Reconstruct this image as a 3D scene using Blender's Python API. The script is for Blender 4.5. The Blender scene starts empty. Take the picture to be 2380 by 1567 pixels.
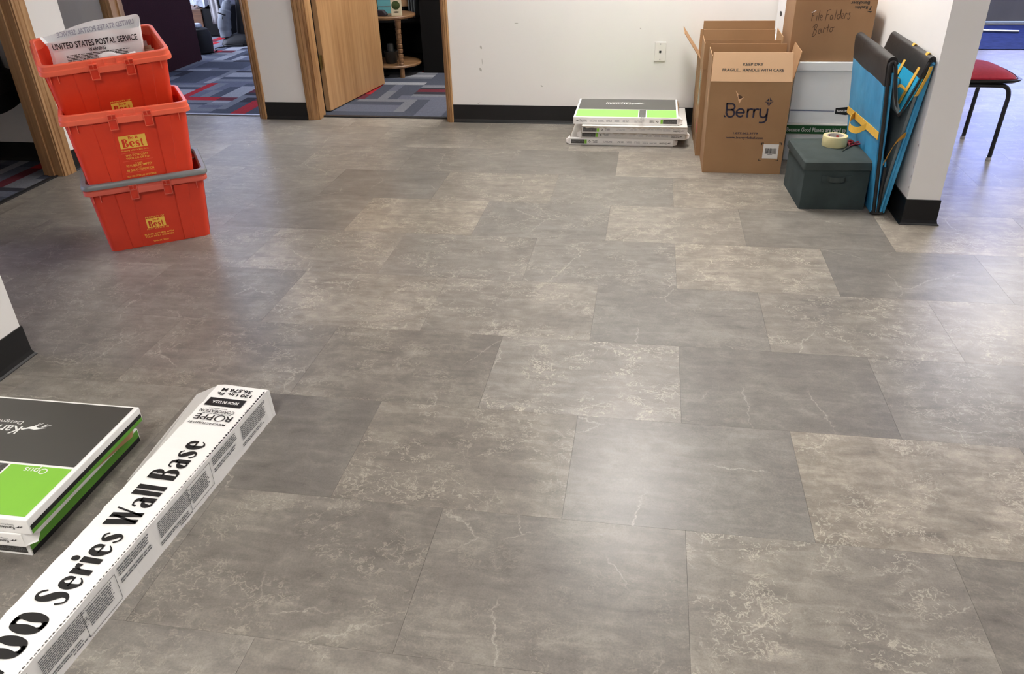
import bpy, bmesh, math, random
from mathutils import Vector, Matrix, Euler
R = random.Random(7)
SC = bpy.context.scene
COL = SC.collection
PI = math.pi

# ------------------------------------------------------------------ camera
CAMH = 1.4088
pitch, yaw, roll, FPX = 0.51856, -0.17682, -0.02946, 1840.86
cp, sp, cy, sy, cr, sr = math.cos(pitch), math.sin(pitch), math.cos(yaw), math.sin(yaw), math.cos(roll), math.sin(roll)
fw = Vector((sy*cp, cy*cp, -sp)); ri = Vector((cy, -sy, 0)); up = ri.cross(fw)
ri, up = cr*ri + sr*up, -sr*ri + cr*up
cam = bpy.data.cameras.new('camera'); cam_o = bpy.data.objects.new('camera', cam); COL.objects.link(cam_o)
cam.sensor_width = 36; cam.lens = FPX/2380*36; cam.clip_start = .02; cam.clip_end = 60
mw = Matrix(((ri.x, up.x, -fw.x, 0), (ri.y, up.y, -fw.y, 0), (ri.z, up.z, -fw.z, CAMH), (0, 0, 0, 1)))
cam_o.matrix_world = mw
SC.camera = cam_o
def pixel(P):
    d = Vector(P) - Vector((0, 0, CAMH)); z = d.dot(fw)
    if z < .05: return None
    return 1190 + FPX*d.dot(ri)/z, 783.5 - FPX*d.dot(up)/z

# ------------------------------------------------------------------ light, exposure
SC.view_settings.view_transform = 'Standard'; SC.view_settings.look = 'None'
SC.view_settings.gamma = 1; SC.view_settings.use_curve_mapping = False
SC.view_settings.exposure = 0.0
world = bpy.data.worlds.new('world'); SC.world = world; world.use_nodes = True
bg = world.node_tree.nodes['Background']; bg.inputs[0].default_value = (.55, .68, 1, 1); bg.inputs[1].default_value = 1.5
TROFFER = 41.0
TROFFER_RGB = (1.0, .97, .935)
TROFFERS = [(.0, 4.6, 'white ceiling troffer above the open floor before the back wall'), (3.55, 7.7, 'white ceiling troffer above the entrance hall'),
            (-.9, -.5, 'white ceiling troffer behind the camera position'), (3.6, 3.4, 'white ceiling troffer above the right side of the hall'), (-.95, 6.30, 'white ceiling troffer in the dim right office')]
# daylight: the glowing panes of the entrance, the office window and the corridor window
DAY_ENTRANCE, DAY_OFFICE, DAY_CORRIDOR = 7.5, 42.0, 24.0

# ------------------------------------------------------------------ materials
def lin(c):
    c = c/255
    return c/12.92 if c <= .04045 else ((c+.055)/1.055)**2.4
def rgb(c): return (lin(c[0]), lin(c[1]), lin(c[2]), 1)
class N:
    def __init__(s, name):
        s.m = bpy.data.materials.new(name); s.m.use_nodes = True
        s.t = s.m.node_tree; s.p = s.t.nodes['Principled BSDF']
    def n(s, typ, **kw):
        x = s.t.nodes.new(typ)
        for k, v in kw.items():
            if k in x.inputs.keys(): x.inputs[k].default_value = v
            else: setattr(x, k, v)
        return x
    def l(s, a, b): s.t.links.new(a, b)
    def noise(s, vec, scale, detail=2, rough=.5, dist=0):
        x = s.n('ShaderNodeTexNoise'); x.inputs['Scale'].default_value = scale; x.inputs['Detail'].default_value = detail
        x.inputs['Roughness'].default_value = rough; x.inputs['Distortion'].default_value = dist
        if vec is not None: s.l(vec, x.inputs['Vector'])
        return x
    def ramp(s, fac, stops):
        x = s.n('ShaderNodeValToRGB'); e = x.color_ramp.elements
        while len(e) < len(stops): e.new(.5)
        for el, (p, c) in zip(e, stops): el.position = p; el.color = c if len(c) == 4 else (*c, 1)
        s.l(fac, x.inputs['Fac']); return x
    def mix(s, fac, a, b, blend='MIX'):
        x = s.n('ShaderNodeMix', data_type='RGBA', blend_type=blend)
        for i, v in ((0, fac), (6, a), (7, b)):
            if hasattr(v, 'is_output'): s.l(v, x.inputs[i])
            else: x.inputs[i].default_value = v
        return x.outputs[2]
    def math(s, op, a, b=None):
        x = s.n('ShaderNodeMath', operation=op)
        for i, v in ((0, a), (1, b)):
            if v is None: continue
            if hasattr(v, 'is_output'): s.l(v, x.inputs[i])
            else: x.inputs[i].default_value = v
        return x.outputs[0]
    def bump(s, h, strength, dist=.002):
        b = s.n('ShaderNodeBump'); b.inputs['Strength'].default_value = strength; b.inputs['Distance'].default_value = dist
        s.l(h, b.inputs['Height']); s.l(b.outputs[0], s.p.inputs['Normal'])
def mat(name, c, rough=.5, metal=0, var=.06, vs=6, bump=0, bs=150, spec=.5, c2=None, bd=.001):
    k = N(name); tc = k.n('ShaderNodeTexCoord')
    nz = k.noise(tc.outputs['Object'], vs, 4)
    a = rgb(c); b = rgb(c2) if c2 else tuple(x*(1-2*var) for x in a[:3])+(1,)
    rp = k.ramp(nz.outputs['Fac'], [(.3, b), (.7, a)]); k.l(rp.outputs[0], k.p.inputs['Base Color'])
    k.p.inputs['Roughness'].default_value = rough; k.p.inputs['Metallic'].default_value = metal
    k.p.inputs['Specular IOR Level'].default_value = spec
    if bump:
        n2 = k.noise(tc.outputs['Object'], bs, 3); k.bump(n2.outputs['Fac'], bump, bd)
    return k.m
def wood(name, a, b, c, axis=2, rough=.45):
    k = N(name); tc = k.n('ShaderNodeTexCoord'); mp = k.n('ShaderNodeMapping')
    s = [34, 34, 34]; s[axis] = 1.6; mp.inputs['Scale'].default_value = s; k.l(tc.outputs['Object'], mp.inputs['Vector'])
    n1 = k.noise(mp.outputs[0], 1, 5, .6, .4); s2 = [5, 5, 5]; s2[axis] = .7
    mp2 = k.n('ShaderNodeMapping'); mp2.inputs['Scale'].default_value = s2; k.l(tc.outputs['Object'], mp2.inputs['Vector'])
    n2 = k.noise(mp2.outputs[0], 1, 3)
    f = k.math('ADD', k.math('MULTIPLY', n1.outputs['Fac'], .55), k.math('MULTIPLY', n2.outputs['Fac'], .45))
    rp = k.ramp(f, [(.36, rgb(b)), (.5, rgb(a)), (.66, rgb(c))]); k.l(rp.outputs[0], k.p.inputs['Base Color'])
    k.p.inputs['Roughness'].default_value = rough; k.bump(n1.outputs['Fac'], .12, .001)
    return k.m
def emis(name, c, strength):
    k = N(name); k.p.inputs['Base Color'].default_value = (0, 0, 0, 1)
    k.p.inputs['Emission Color'].default_value = (*c, 1); k.p.inputs['Emission Strength'].default_value = strength
    return k.m

FLOOR_ROUGH, FLOOR_SPEC = .27, .27
def stone_tile():
    k = N('stone_vinyl_tile'); tc = k.n('ShaderNodeTexCoord'); oi = k.n('ShaderNodeObjectInfo')
    sc = k.n('ShaderNodeSeparateColor'); k.l(oi.outputs['Color'], sc.inputs[0])
    bright, veins, warm = sc.outputs[0], sc.outputs[1], sc.outputs[2]
    off = k.n('ShaderNodeVectorMath', operation='SCALE'); k.l(oi.outputs['Random'], off.inputs['Scale']); off.inputs[0].default_value = (61, 37, 23)
    ad = k.n('ShaderNodeVectorMath', operation='ADD'); k.l(tc.outputs['Object'], ad.inputs[0]); k.l(off.outputs[0], ad.inputs[1])
    v = ad.outputs[0]
    mp = k.n('ShaderNodeMapping'); mp.inputs['Scale'].default_value = (6, 25, 6); k.l(v, mp.inputs['Vector'])
    streak = k.noise(mp.outputs[0], 1, 6, .62, .7)
    big = k.noise(v, 3.2, 4, .55, .4)
    mid = k.noise(v, 16, 6, .66, .5)
    fine = k.noise(v, 240, 2, .6)
    # two-tone cloud
    f = k.math('ADD', k.math('MULTIPLY', streak.outputs['Fac'], .5), k.math('MULTIPLY', big.outputs['Fac'], .5))
    f = k.math('ADD', f, k.math('MULTIPLY', k.math('SUBTRACT', mid.outputs['Fac'], .5), .5))
    cool = k.ramp(f, [(.30, rgb((112, 107, 102))), (.52, rgb((130, 125, 119))), (.72, rgb((150, 145, 138)))])
    wrm = k.ramp(f, [(.30, rgb((110, 102, 93))), (.5, rgb((138, 129, 117))), (.68, rgb((172, 162, 147)))])
    base = k.mix(warm, cool.outputs[0], wrm.outputs[0])
    # light curling veins
    dn = k.noise(v, 7, 4, .65); dv = k.n('ShaderNodeVectorMath', operation='SCALE'); dv.inputs['Scale'].default_value = .22
    k.l(dn.outputs['Color'], dv.inputs[0])
    av = k.n('ShaderNodeVectorMath', operation='ADD'); k.l(v, av.inputs[0]); k.l(dv.outputs[0], av.inputs[1])
    mpv = k.n('ShaderNodeMapping'); mpv.inputs['Scale'].default_value = (1, 1.7, 1); k.l(av.outputs[0], mpv.inputs['Vector'])
    vn = k.noise(mpv.outputs[0], 12, 4, .6, .5)
    ridge = k.math('ABSOLUTE', k.math('SUBTRACT', vn.outputs['Fac'], .5))
    vein = k.ramp(ridge, [(.0, (1, 1, 1)), (.010, (.5, .5, .5)), (.026, (0, 0, 0))])
    msk = k.ramp(k.noise(v, 6.5, 4).outputs['Fac'], [(.43, (0, 0, 0)), (.57, (1, 1, 1))])
    amt = k.math('MULTIPLY', k.math('MULTIPLY', vein.outputs[0], msk.outputs[0]), k.math('MULTIPLY', veins, .72))
    base = k.mix(amt, base, rgb((198, 189, 173)))
    # long thin crack lines
    vo = k.n('ShaderNodeTexVoronoi', feature='DISTANCE_TO_EDGE'); vo.inputs['Scale'].default_value = 2.4
    dn2 = k.noise(v, 14, 5, .65); dv2 = k.n('ShaderNodeVectorMath', operation='SCALE'); dv2.inputs['Scale'].default_value = .07
    k.l(dn2.outputs['Color'], dv2.inputs[0]); av2 = k.n('ShaderNodeVectorMath', operation='ADD'); k.l(v, av2.inputs[0]); k.l(dv2.outputs[0], av2.inputs[1])
    k.l(av2.outputs[0], vo.inputs['Vector'])
    crack = k.ramp(vo.outputs['Distance'], [(0, (1, 1, 1)), (.0022, (.6, .6, .6)), (.0055, (0, 0, 0))])
    cm = k.ramp(k.noise(v, 4.2, 2).outputs['Fac'], [(.5, (0, 0, 0)), (.6, (1, 1, 1))])
    base = k.mix(k.math('MULTIPLY', k.math('MULTIPLY', crack.outputs[0], cm.outputs[0]), .5), base, rgb((200, 192, 178)))
    # dark scuffs and speckle
    dk = k.ramp(streak.outputs['Fac'], [(.26, (1, 1, 1)), (.36, (0, 0, 0))])
    base = k.mix(k.math('MULTIPLY', dk.outputs[0], .35), base, rgb((92, 86, 80)))
    spk = k.ramp(fine.outputs['Fac'], [(.3, (.86, .86, .86)), (.5, (1, 1, 1)), (.72, (1.14, 1.13, 1.1))])
    base = k.mix(.75, base, spk.outputs[0], 'MULTIPLY')
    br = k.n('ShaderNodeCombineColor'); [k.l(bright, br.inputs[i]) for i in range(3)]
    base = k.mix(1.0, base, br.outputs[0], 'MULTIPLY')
    k.l(base, k.p.inputs['Base Color'])
    rr = k.math('ADD', k.math('MULTIPLY', mid.outputs['Fac'], .10), FLOOR_ROUGH); k.l(rr, k.p.inputs['Roughness'])
    k.p.inputs['Specular IOR Level'].default_value = FLOOR_SPEC
    k.bump(fine.outputs['Fac'], .06, .001)
    return k.m

m_wall = mat('wall_paint', (236, 233, 229), .55, var=.012, vs=2.5, bump=.06, bs=260, spec=.35)
m_ceil = mat('ceiling_tile', (226, 224, 218), .9, var=.03, vs=40)
m_base = mat('black_rubber_base', (19, 19, 20), .38, var=.1, spec=.4)
m_tile = stone_tile()
m_sub = mat('tile_joint', (74, 70, 66), .8)
m_oak = wood('oak_trim', (168, 128, 86), (134, 96, 60), (192, 154, 110))
m_oakd = wood('oak_door', (172, 131, 89), (154, 113, 74), (188, 149, 106), rough=.4)
m_darkwood = wood('dark_walnut', (92, 62, 40), (66, 42, 27), (120, 86, 58), axis=0)
m_tabwood = wood('table_maple', (118, 86, 56), (92, 62, 38), (140, 106, 74), axis=0)
m_brass = mat('aged_brass', (150, 132, 78), .32, 1)
m_chrome = mat('chrome', (205, 205, 208), .18, 1)
m_alu = mat('aluminium', (172, 174, 180), .35, 1)
m_gun = mat('dark_bronze_strip', (42, 42, 44), .4, .3)
m_orange = mat('orange_polythene', (228, 64, 34), .38, var=.05, vs=9, bump=.05, bs=60, c2=(214, 56, 31))
m_orange2 = mat('faded_orange_polythene', (214, 62, 36), .45, var=.06, vs=7, c2=(198, 54, 32), bump=.05, bs=60)
m_orng_lip = mat('orange_lip', (246, 108, 78), .36, var=.05, vs=12)
m_yellow = mat('yellow_ink', (246, 200, 84), .5, var=.03)
m_greybail = mat('grey_plastic', (128, 130, 130), .4, var=.1, vs=14)
m_card = mat('kraft_cardboard', (170, 132, 94), .8, var=.04, vs=5, c2=(160, 122, 85), bump=.05, bs=90)
m_cardin = mat('kraft_cardboard_inside', (176, 138, 98), .85, var=.04, vs=5)
m_cardlite = mat('lit_flap_and_pale_kraft', (236, 194, 152), .8, var=.03, vs=5)  # pale kraft patches, and the front flap's caught light put into colour
m_cardedge = mat('corrugated_edge', (196, 164, 124), .85, var=.1, vs=80)
m_white = mat('white_carton', (249, 247, 243), .6, var=.02, vs=6, bump=.03, bs=40)
m_whiteg = mat('grey_white_carton', (214, 211, 206), .65, var=.03, vs=6)
m_torn = mat('torn_carton_edge', (196, 186, 172), .85, var=.1, vs=60)
m_black = mat('black_ink', (24, 23, 23), .5, var=.03)
m_char = mat('charcoal_ink', (72, 70, 66), .45, var=.03)
m_char2 = mat('grey_charcoal_ink', (92, 91, 88), .45, var=.03)
m_lime = mat('lime_ink', (134, 196, 62), .5, var=.02)
m_lime2 = mat('pale_lime_ink', (150, 212, 104), .5, var=.02)
m_ink = mat('grey_ink', (120, 120, 122), .6, var=.03)
m_navyink = mat('navy_ink', (44, 38, 58), .55, var=.03)
m_whiteink = mat('white_ink', (240, 240, 236), .5, var=.01)
m_marker = mat('marker_ink', (84, 58, 38), .6, var=.03)
m_greenband = mat('green_ink', (24, 78, 34), .5, var=.04)
m_blueline = mat('blue_ink', (58, 72, 116), .5, var=.02)
m_pale = mat('pale_green_label', (196, 204, 190), .6, var=.05, vs=40)
m_red = mat('red_label', (206, 84, 74), .6, var=.04)
m_bin = mat('dark_green_grey_fabric', (66, 76, 75), .9, var=.14, vs=9, bump=.3, bs=420, spec=.2)
m_binlid = mat('green_grey_fabric', (70, 78, 76), .9, var=.12, vs=9, bump=.3, bs=420, spec=.2)
m_teal = mat('blue_vinyl', (66, 160, 206), .42, var=.10, vs=7, c2=(46, 130, 178), bump=.35, bs=14, bd=.006)
m_teal2 = mat('bright_blue_vinyl', (40, 168, 214), .4, var=.06, vs=6, bump=.2, bs=14, bd=.004)
m_matblk = mat('black_vinyl', (34, 32, 32), .45, var=.15, vs=10, bump=.3, bs=16, bd=.005)
m_matgrey = mat('grey_vinyl_gusset', (118, 128, 130), .6, var=.1, vs=6, bump=.2, bs=12, bd=.004)
m_strap = mat('yellow_webbing', (224, 176, 66), .75, var=.06, vs=40)
m_strapd = mat('ochre_webbing', (186, 136, 44), .8, var=.06, vs=40)
m_tape = mat('clear_tape_roll', (226, 214, 160), .3, var=.04, vs=20)
m_core = mat('tape_core', (216, 208, 200), .7, var=.03)
m_scis = mat('red_scissor_plastic', (150, 30, 38), .35)
m_steel = mat('steel_blade', (170, 172, 176), .25, 1)
m_seat = mat('red_upholstery', (150, 34, 48), .85, var=.1, vs=60, bump=.2, bs=400, spec=.2)
m_tube = mat('black_metal_tube', (18, 18, 22), .35, spec=.5)
m_chairpl = mat('black_shell', (24, 23, 26), .45)
m_plate = mat('white_plate', (238, 234, 228), .35, var=.01)
m_hole = mat('dark_slot', (30, 28, 28), .7)
m_navy = mat('navy_doormat', (40, 50, 92), .95, var=.2, vs=14, bump=.4, bs=500, spec=.1)
m_doorgrey = mat('grey_door_panel', (92, 92, 96), .45, .2)
m_maroon = mat('maroon_laminate', (54, 22, 27), .75, var=.2, vs=90, spec=.15)
m_blk = mat('black_plastic', (9, 9, 10), .55, spec=.3)
m_blkmatte = mat('black_melamine', (10, 9, 9), .75, spec=.2)
m_vacbag = mat('grey_cloth_bag', (112, 116, 122), .85, var=.2, vs=12, bump=.3, bs=30, bd=.004)
m_bagplas = mat('bin_liner_plastic', (190, 194, 204), .25, var=.3, vs=18, c2=(120, 124, 136), bump=.5, bs=26, bd=.006)
m_coat = mat('grey_green_cloth', (78, 82, 78), .9, var=.15, vs=14)
m_beige = mat('beige_cloth', (122, 108, 94), .9)
m_greycloth = mat('grey_cloth', (150, 146, 146), .9, var=.12, vs=8)
m_lightwall = mat('office_wall_paint', (168, 172, 186), .7, var=.02)
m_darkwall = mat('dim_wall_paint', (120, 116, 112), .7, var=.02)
m_tealplas = mat('teal_card', (98, 164, 172), .5, var=.05, vs=10)
m_leaf = mat('printed_green', (70, 88, 38), .6, var=.3, vs=60)
m_cream = mat('cream_card', (206, 196, 168), .55, var=.04)
m_paper = mat('white_paper', (240, 236, 236), .7, var=.03)
m_manila = mat('manila_envelope', (214, 190, 160), .75, var=.05)
m_poly = mat('translucent_poly_bag', (250, 249, 249), .35, var=.04, vs=8, bump=.3, bs=24, bd=.004)
m_ghost = mat('show_through_ink', (176, 170, 182), .5, var=.02)
m_cpt = [mat('carpet_'+n, c, .95, var=.12, vs=120, bump=.5, bs=700, spec=.1) for n, c in
         (('slate', (72, 76, 88)), ('grey', (112, 114, 122)), ('pale', (142, 144, 150)), ('charcoal', (52, 52, 60)), ('red', (160, 40, 48)), ('maroon', (98, 44, 54)), ('blue_grey', (94, 98, 112)))]
m_diff = emis('lamp_diffuser', TROFFER_RGB, TROFFER)

# ------------------------------------------------------------------ geometry helpers
def ident(o, parent):
    o.parent = parent; COL.objects.link(o); return o
class G:
    def __init__(s): s.v = []; s.f = []; s.mi = []; s.M = Matrix()
    def add(s, vs, fs, mi=0):
        b = len(s.v); s.v += [tuple(s.M @ Vector(v)) for v in vs]
        s.f += [[b+i for i in f] for f in fs]; s.mi += [mi]*len(fs); return s
    def box(s, x0, y0, z0, x1, y1, z1, mi=0):
        return s.add([(x0, y0, z0), (x1, y0, z0), (x1, y1, z0), (x0, y1, z0), (x0, y0, z1), (x1, y0, z1), (x1, y1, z1), (x0, y1, z1)],
                     [(0, 3, 2, 1), (4, 5, 6, 7), (0, 1, 5, 4), (1, 2, 6, 5), (2, 3, 7, 6), (3, 0, 4, 7)], mi)
    def slab(s, pts, t, mi=0, n=None):           # planar polygon given thickness t along its normal
        P = [Vector(p) for p in pts]
        if n is None: n = (P[1]-P[0]).cross(P[2]-P[0])
        n = Vector(n).normalized()*t; k = len(P)
        return s.add(P+[p+n for p in P], [list(range(k))[::-1], list(range(k, 2*k))]+[(i, (i+1) % k, k+(i+1) % k, k+i) for i in range(k)], mi)
    def rings(s, loops, cap0=True, cap1=True, mi=0, closed=True):
        n = len(loops[0]); vs = [p for L in loops for p in L]; fs = []
        for a in range(len(loops)-1):
            for i in range(n if closed else n-1):
                j = (i+1) % n; fs.append((a*n+i, a*n+j, (a+1)*n+j, (a+1)*n+i))
        if cap0: fs.append(list(range(n))[::-1])
        if cap1: fs.append([(len(loops)-1)*n+i for i in range(n)])
        return s.add(vs, fs, mi)
    def tube(s, pts, r, n=8, mi=0, caps=True):
        P = [Vector(p) for p in pts]; L = []
        prev = None
        for i, p in enumerate(P):
            d = (P[min(i+1, len(P)-1)]-P[max(i-1, 0)]).normalized()
            if prev is None: a = d.orthogonal().normalized()
            else: a = (prev - d*prev.dot(d)).normalized()
            prev = a; b = d.cross(a); rr = r[i] if isinstance(r, (list, tuple)) else r
            L.append([tuple(p+rr*(math.cos(2*PI*k/n)*a+math.sin(2*PI*k/n)*b)) for k in range(n)])
        return s.rings(L, caps, caps, mi)
    def lathe(s, prof, n=20, c=(0, 0, 0), mi=0, cap0=True, cap1=True, sy=1):
        return s.rings([[(c[0]+r*math.cos(2*PI*k/n), c[1]+sy*r*math.sin(2*PI*k/n), c[2]+z) for k in range(n)] for r, z in prof], cap0, cap1, mi)
    def grid(s, fn, nu, nv, mi=0):
        vs = [fn(i/nu, j/nv) for j in range(nv+1) for i in range(nu+1)]
        return s.add(vs, [(j*(nu+1)+i, j*(nu+1)+i+1, (j+1)*(nu+1)+i+1, (j+1)*(nu+1)+i) for j in range(nv) for i in range(nu)], mi)
    def build(s, name, m, parent=None, bevel=0, smooth=False, label=None, solid=0, fix=True):
        me = bpy.data.meshes.new(name); me.from_pydata(s.v, [], s.f)
        for mm in (m if isinstance(m, (list, tuple)) else [m]): me.materials.append(mm)
        me.polygons.foreach_set('material_index', s.mi)
        bm = bmesh.new(); bm.from_mesh(me)
        if fix: bmesh.ops.recalc_face_normals(bm, faces=bm.faces)
        if bevel:
            es = [e for e in bm.edges if len(e.link_faces) == 2 and e.calc_face_angle(0) > .5]
            bmesh.ops.bevel(bm, geom=es, offset=bevel, segments=2, profile=.6, affect='EDGES', clamp_overlap=True)
        bm.to_mesh(me); bm.free()
        if smooth:
            me.polygons.foreach_set('use_smooth', [True]*len(me.polygons))
            try: me.set_sharp_from_angle(angle=.6)
            except Exception: pass
        o = bpy.data.objects.new(name, me); ident(o, parent)
        if solid:
            md = o.modifiers.new('solid', 'SOLIDIFY'); md.thickness = solid; md.offset = 0
        if label: o['label'] = label
        return o
def thing(name, label, cat, loc=(0, 0, 0), rot=(0, 0, 0), group=None):
    o = bpy.data.objects.new(name, None); COL.objects.link(o); o.empty_display_size = .05
    o.location = loc
    if isinstance(rot, Matrix): o.rotation_euler = rot.to_euler()
    else: o.rotation_euler = rot
    o['label'] = label; o['category'] = cat
    if group: o['group'] = group
    return o
def tag(o, label, cat, group=None):
    o['label'] = label; o['category'] = cat
    if group: o['group'] = group
    return o
def struct(g, name, m, bevel=0, parent=None):
    o = g.build(name, m, parent, bevel)
    if parent is None: o['kind'] = 'structure'
    return o
def rrect(w, d, r, z, n=4, cx=0, cy_=0):
    pts = []
    for qx, qy, a0 in ((1, -1, -PI/2), (1, 1, 0), (-1, 1, PI/2), (-1, -1, PI)):
        for i in range(n+1):
            a = a0+PI/2*i/n
            pts.append((cx+qx*(w/2-r)+r*math.cos(a), cy_+qy*(d/2-r)+r*math.sin(a), z))
    return pts
def cat_rom(pts, k=6):
    P = [pts[0]]+list(pts)+[pts[-1]]; out = []
    for i in range(1, len(P)-2):
        for j in range(k):
            t = j/k
            out.append(tuple(.5*((2*P[i][c])+(-P[i-1][c]+P[i+1][c])*t+(2*P[i-1][c]-5*P[i][c]+4*P[i+1][c]-P[i+2][c])*t*t+(-P[i-1][c]+3*P[i][c]-3*P[i+1][c]+P[i+2][c])*t**3) for c in range(len(pts[0]))))
    out.append(tuple(pts[-1])); return out

# ---- flat print: frame = (origin, u, v); shapes are 2D
def F(o, u, v): return (Vector(o), Vector(u).normalized(), Vector(v).normalized())
def flat(name, shape, fr, m, parent, lift=.0007, label=None):
    vs, fs = shape; o, u, v = fr; n = u.cross(v).normalized()*lift
    me = bpy.data.meshes.new(name); me.from_pydata([tuple(o+u*a+v*b+n) for a, b in vs], [], fs); me.materials.append(m)
    ob = bpy.data.objects.new(name, me); ident(ob, parent)
    if label: ob['label'] = label
    if name in STUFF: ob['kind'] = 'stuff'
    return ob
STUFF = {'fine_print', 'barcode', 'perforation', 'scuff_mark', 'corner_mark', 'torn_patch', 'rule_line', 'print_border'}
def rects(*rs):
    vs, fs = [], []
    for x0, y0, x1, y1 in rs:
        b = len(vs); vs += [(x0, y0), (x1, y0), (x1, y1), (x0, y1)]; fs.append((b, b+1, b+2, b+3))
    return vs, fs
def poly(*ps):
    vs, fs = [], []
    for p in ps: b = len(vs); vs += list(p); fs.append(tuple(range(b, b+len(p))))
    return vs, fs
def merge(*sh):
    vs, fs = [], []
    for a, b in sh: k = len(vs); vs += list(a); fs += [tuple(i+k for i in f) for f in b]
    return vs, fs
def xf(sh, sx=1, sy_=1, dx=0, dy=0, rot=0, shear=0):
    c, s = math.cos(rot), math.sin(rot)
    return [((x+shear*y)*sx*c-y*sy_*s+dx, (x+shear*y)*sx*s+y*sy_*c+dy) for x, y in sh[0]], sh[1]
def stroke(pts, k=6, w=None):                       # smooth variable-width stroke; points are (x, y, width)
    P = [(p[0], p[1], p[2] if len(p) > 2 else w) for p in pts]
    P = cat_rom(P, k) if len(P) > 2 else P
    vs, fs = [], []
    for i, (x, y, ww) in enumerate(P):
        a, b = P[max(i-1, 0)], P[min(i+1, len(P)-1)]
        dx, dy = b[0]-a[0], b[1]-a[1]; L = math.hypot(dx, dy) or 1
        vs += [(x-dy/L*ww/2, y+dx/L*ww/2), (x+dy/L*ww/2, y-dx/L*ww/2)]
    for i in range(len(P)-1): fs.append((2*i, 2*i+1, 2*i+3, 2*i+2))
    return vs, fs
def disc(x, y, rx, ry=None, n=20):
    ry = ry or rx
    return [(x+rx*math.cos(2*PI*i/n), y+ry*math.sin(2*PI*i/n)) for i in range(n)], [tuple(range(n))]
_tc = {}
def text(s, size, bold=0, align='CENTER', spacing=1):  # built-in font, as a 2D shape
    key = (s, bold, align, spacing)
    if key not in _tc:
        cu = bpy.data.curves.new('text', 'FONT'); cu.body = s; cu.size = 1; cu.align_x = align; cu.offset = bold
        cu.space_character = spacing; cu.resolution_u = 3; cu.fill_mode = 'FRONT'
        ob = bpy.data.objects.new('text', cu); COL.objects.link(ob)
        dg = bpy.context.evaluated_depsgraph_get(); me = bpy.data.meshes.new_from_object(ob.evaluated_get(dg))
        _tc[key] = ([(v.co.x, v.co.y) for v in me.vertices], [tuple(p.vertices) for p in me.polygons])
        bpy.data.objects.remove(ob); bpy.data.curves.remove(cu); bpy.data.meshes.remove(me)
    return xf(_tc[key], size, size)
def fit(sh, x0, x1, y0, y1):
    xs = [p[0] for p in sh[0]]; ys = [p[1] for p in sh[0]]
    ax, bx, ay, by = min(xs), max(xs), min(ys), max(ys)
    return [(x0+(x-ax)/(bx-ax)*(x1-x0), y0+(y-ay)/(by-ay)*(y1-y0)) for x, y in sh[0]], sh[1]
def fineprint(x0, x1, y0, y1, rows, fill=.55, seed=1, ragged=.15):
    r = random.Random(seed); out = []; h = (y1-y0)/rows
    for i in range(rows):
        y = y1-h*(i+1)+h*.2; x = x0; end = x1-(x1-x0)*ragged*r.random()
        while x < end:
            w = h*(1.2+3.2*r.random()); out.append((x, y, min(x+w, end), y+h*fill)); x += w+h*.45
    return rects(*out)
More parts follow.
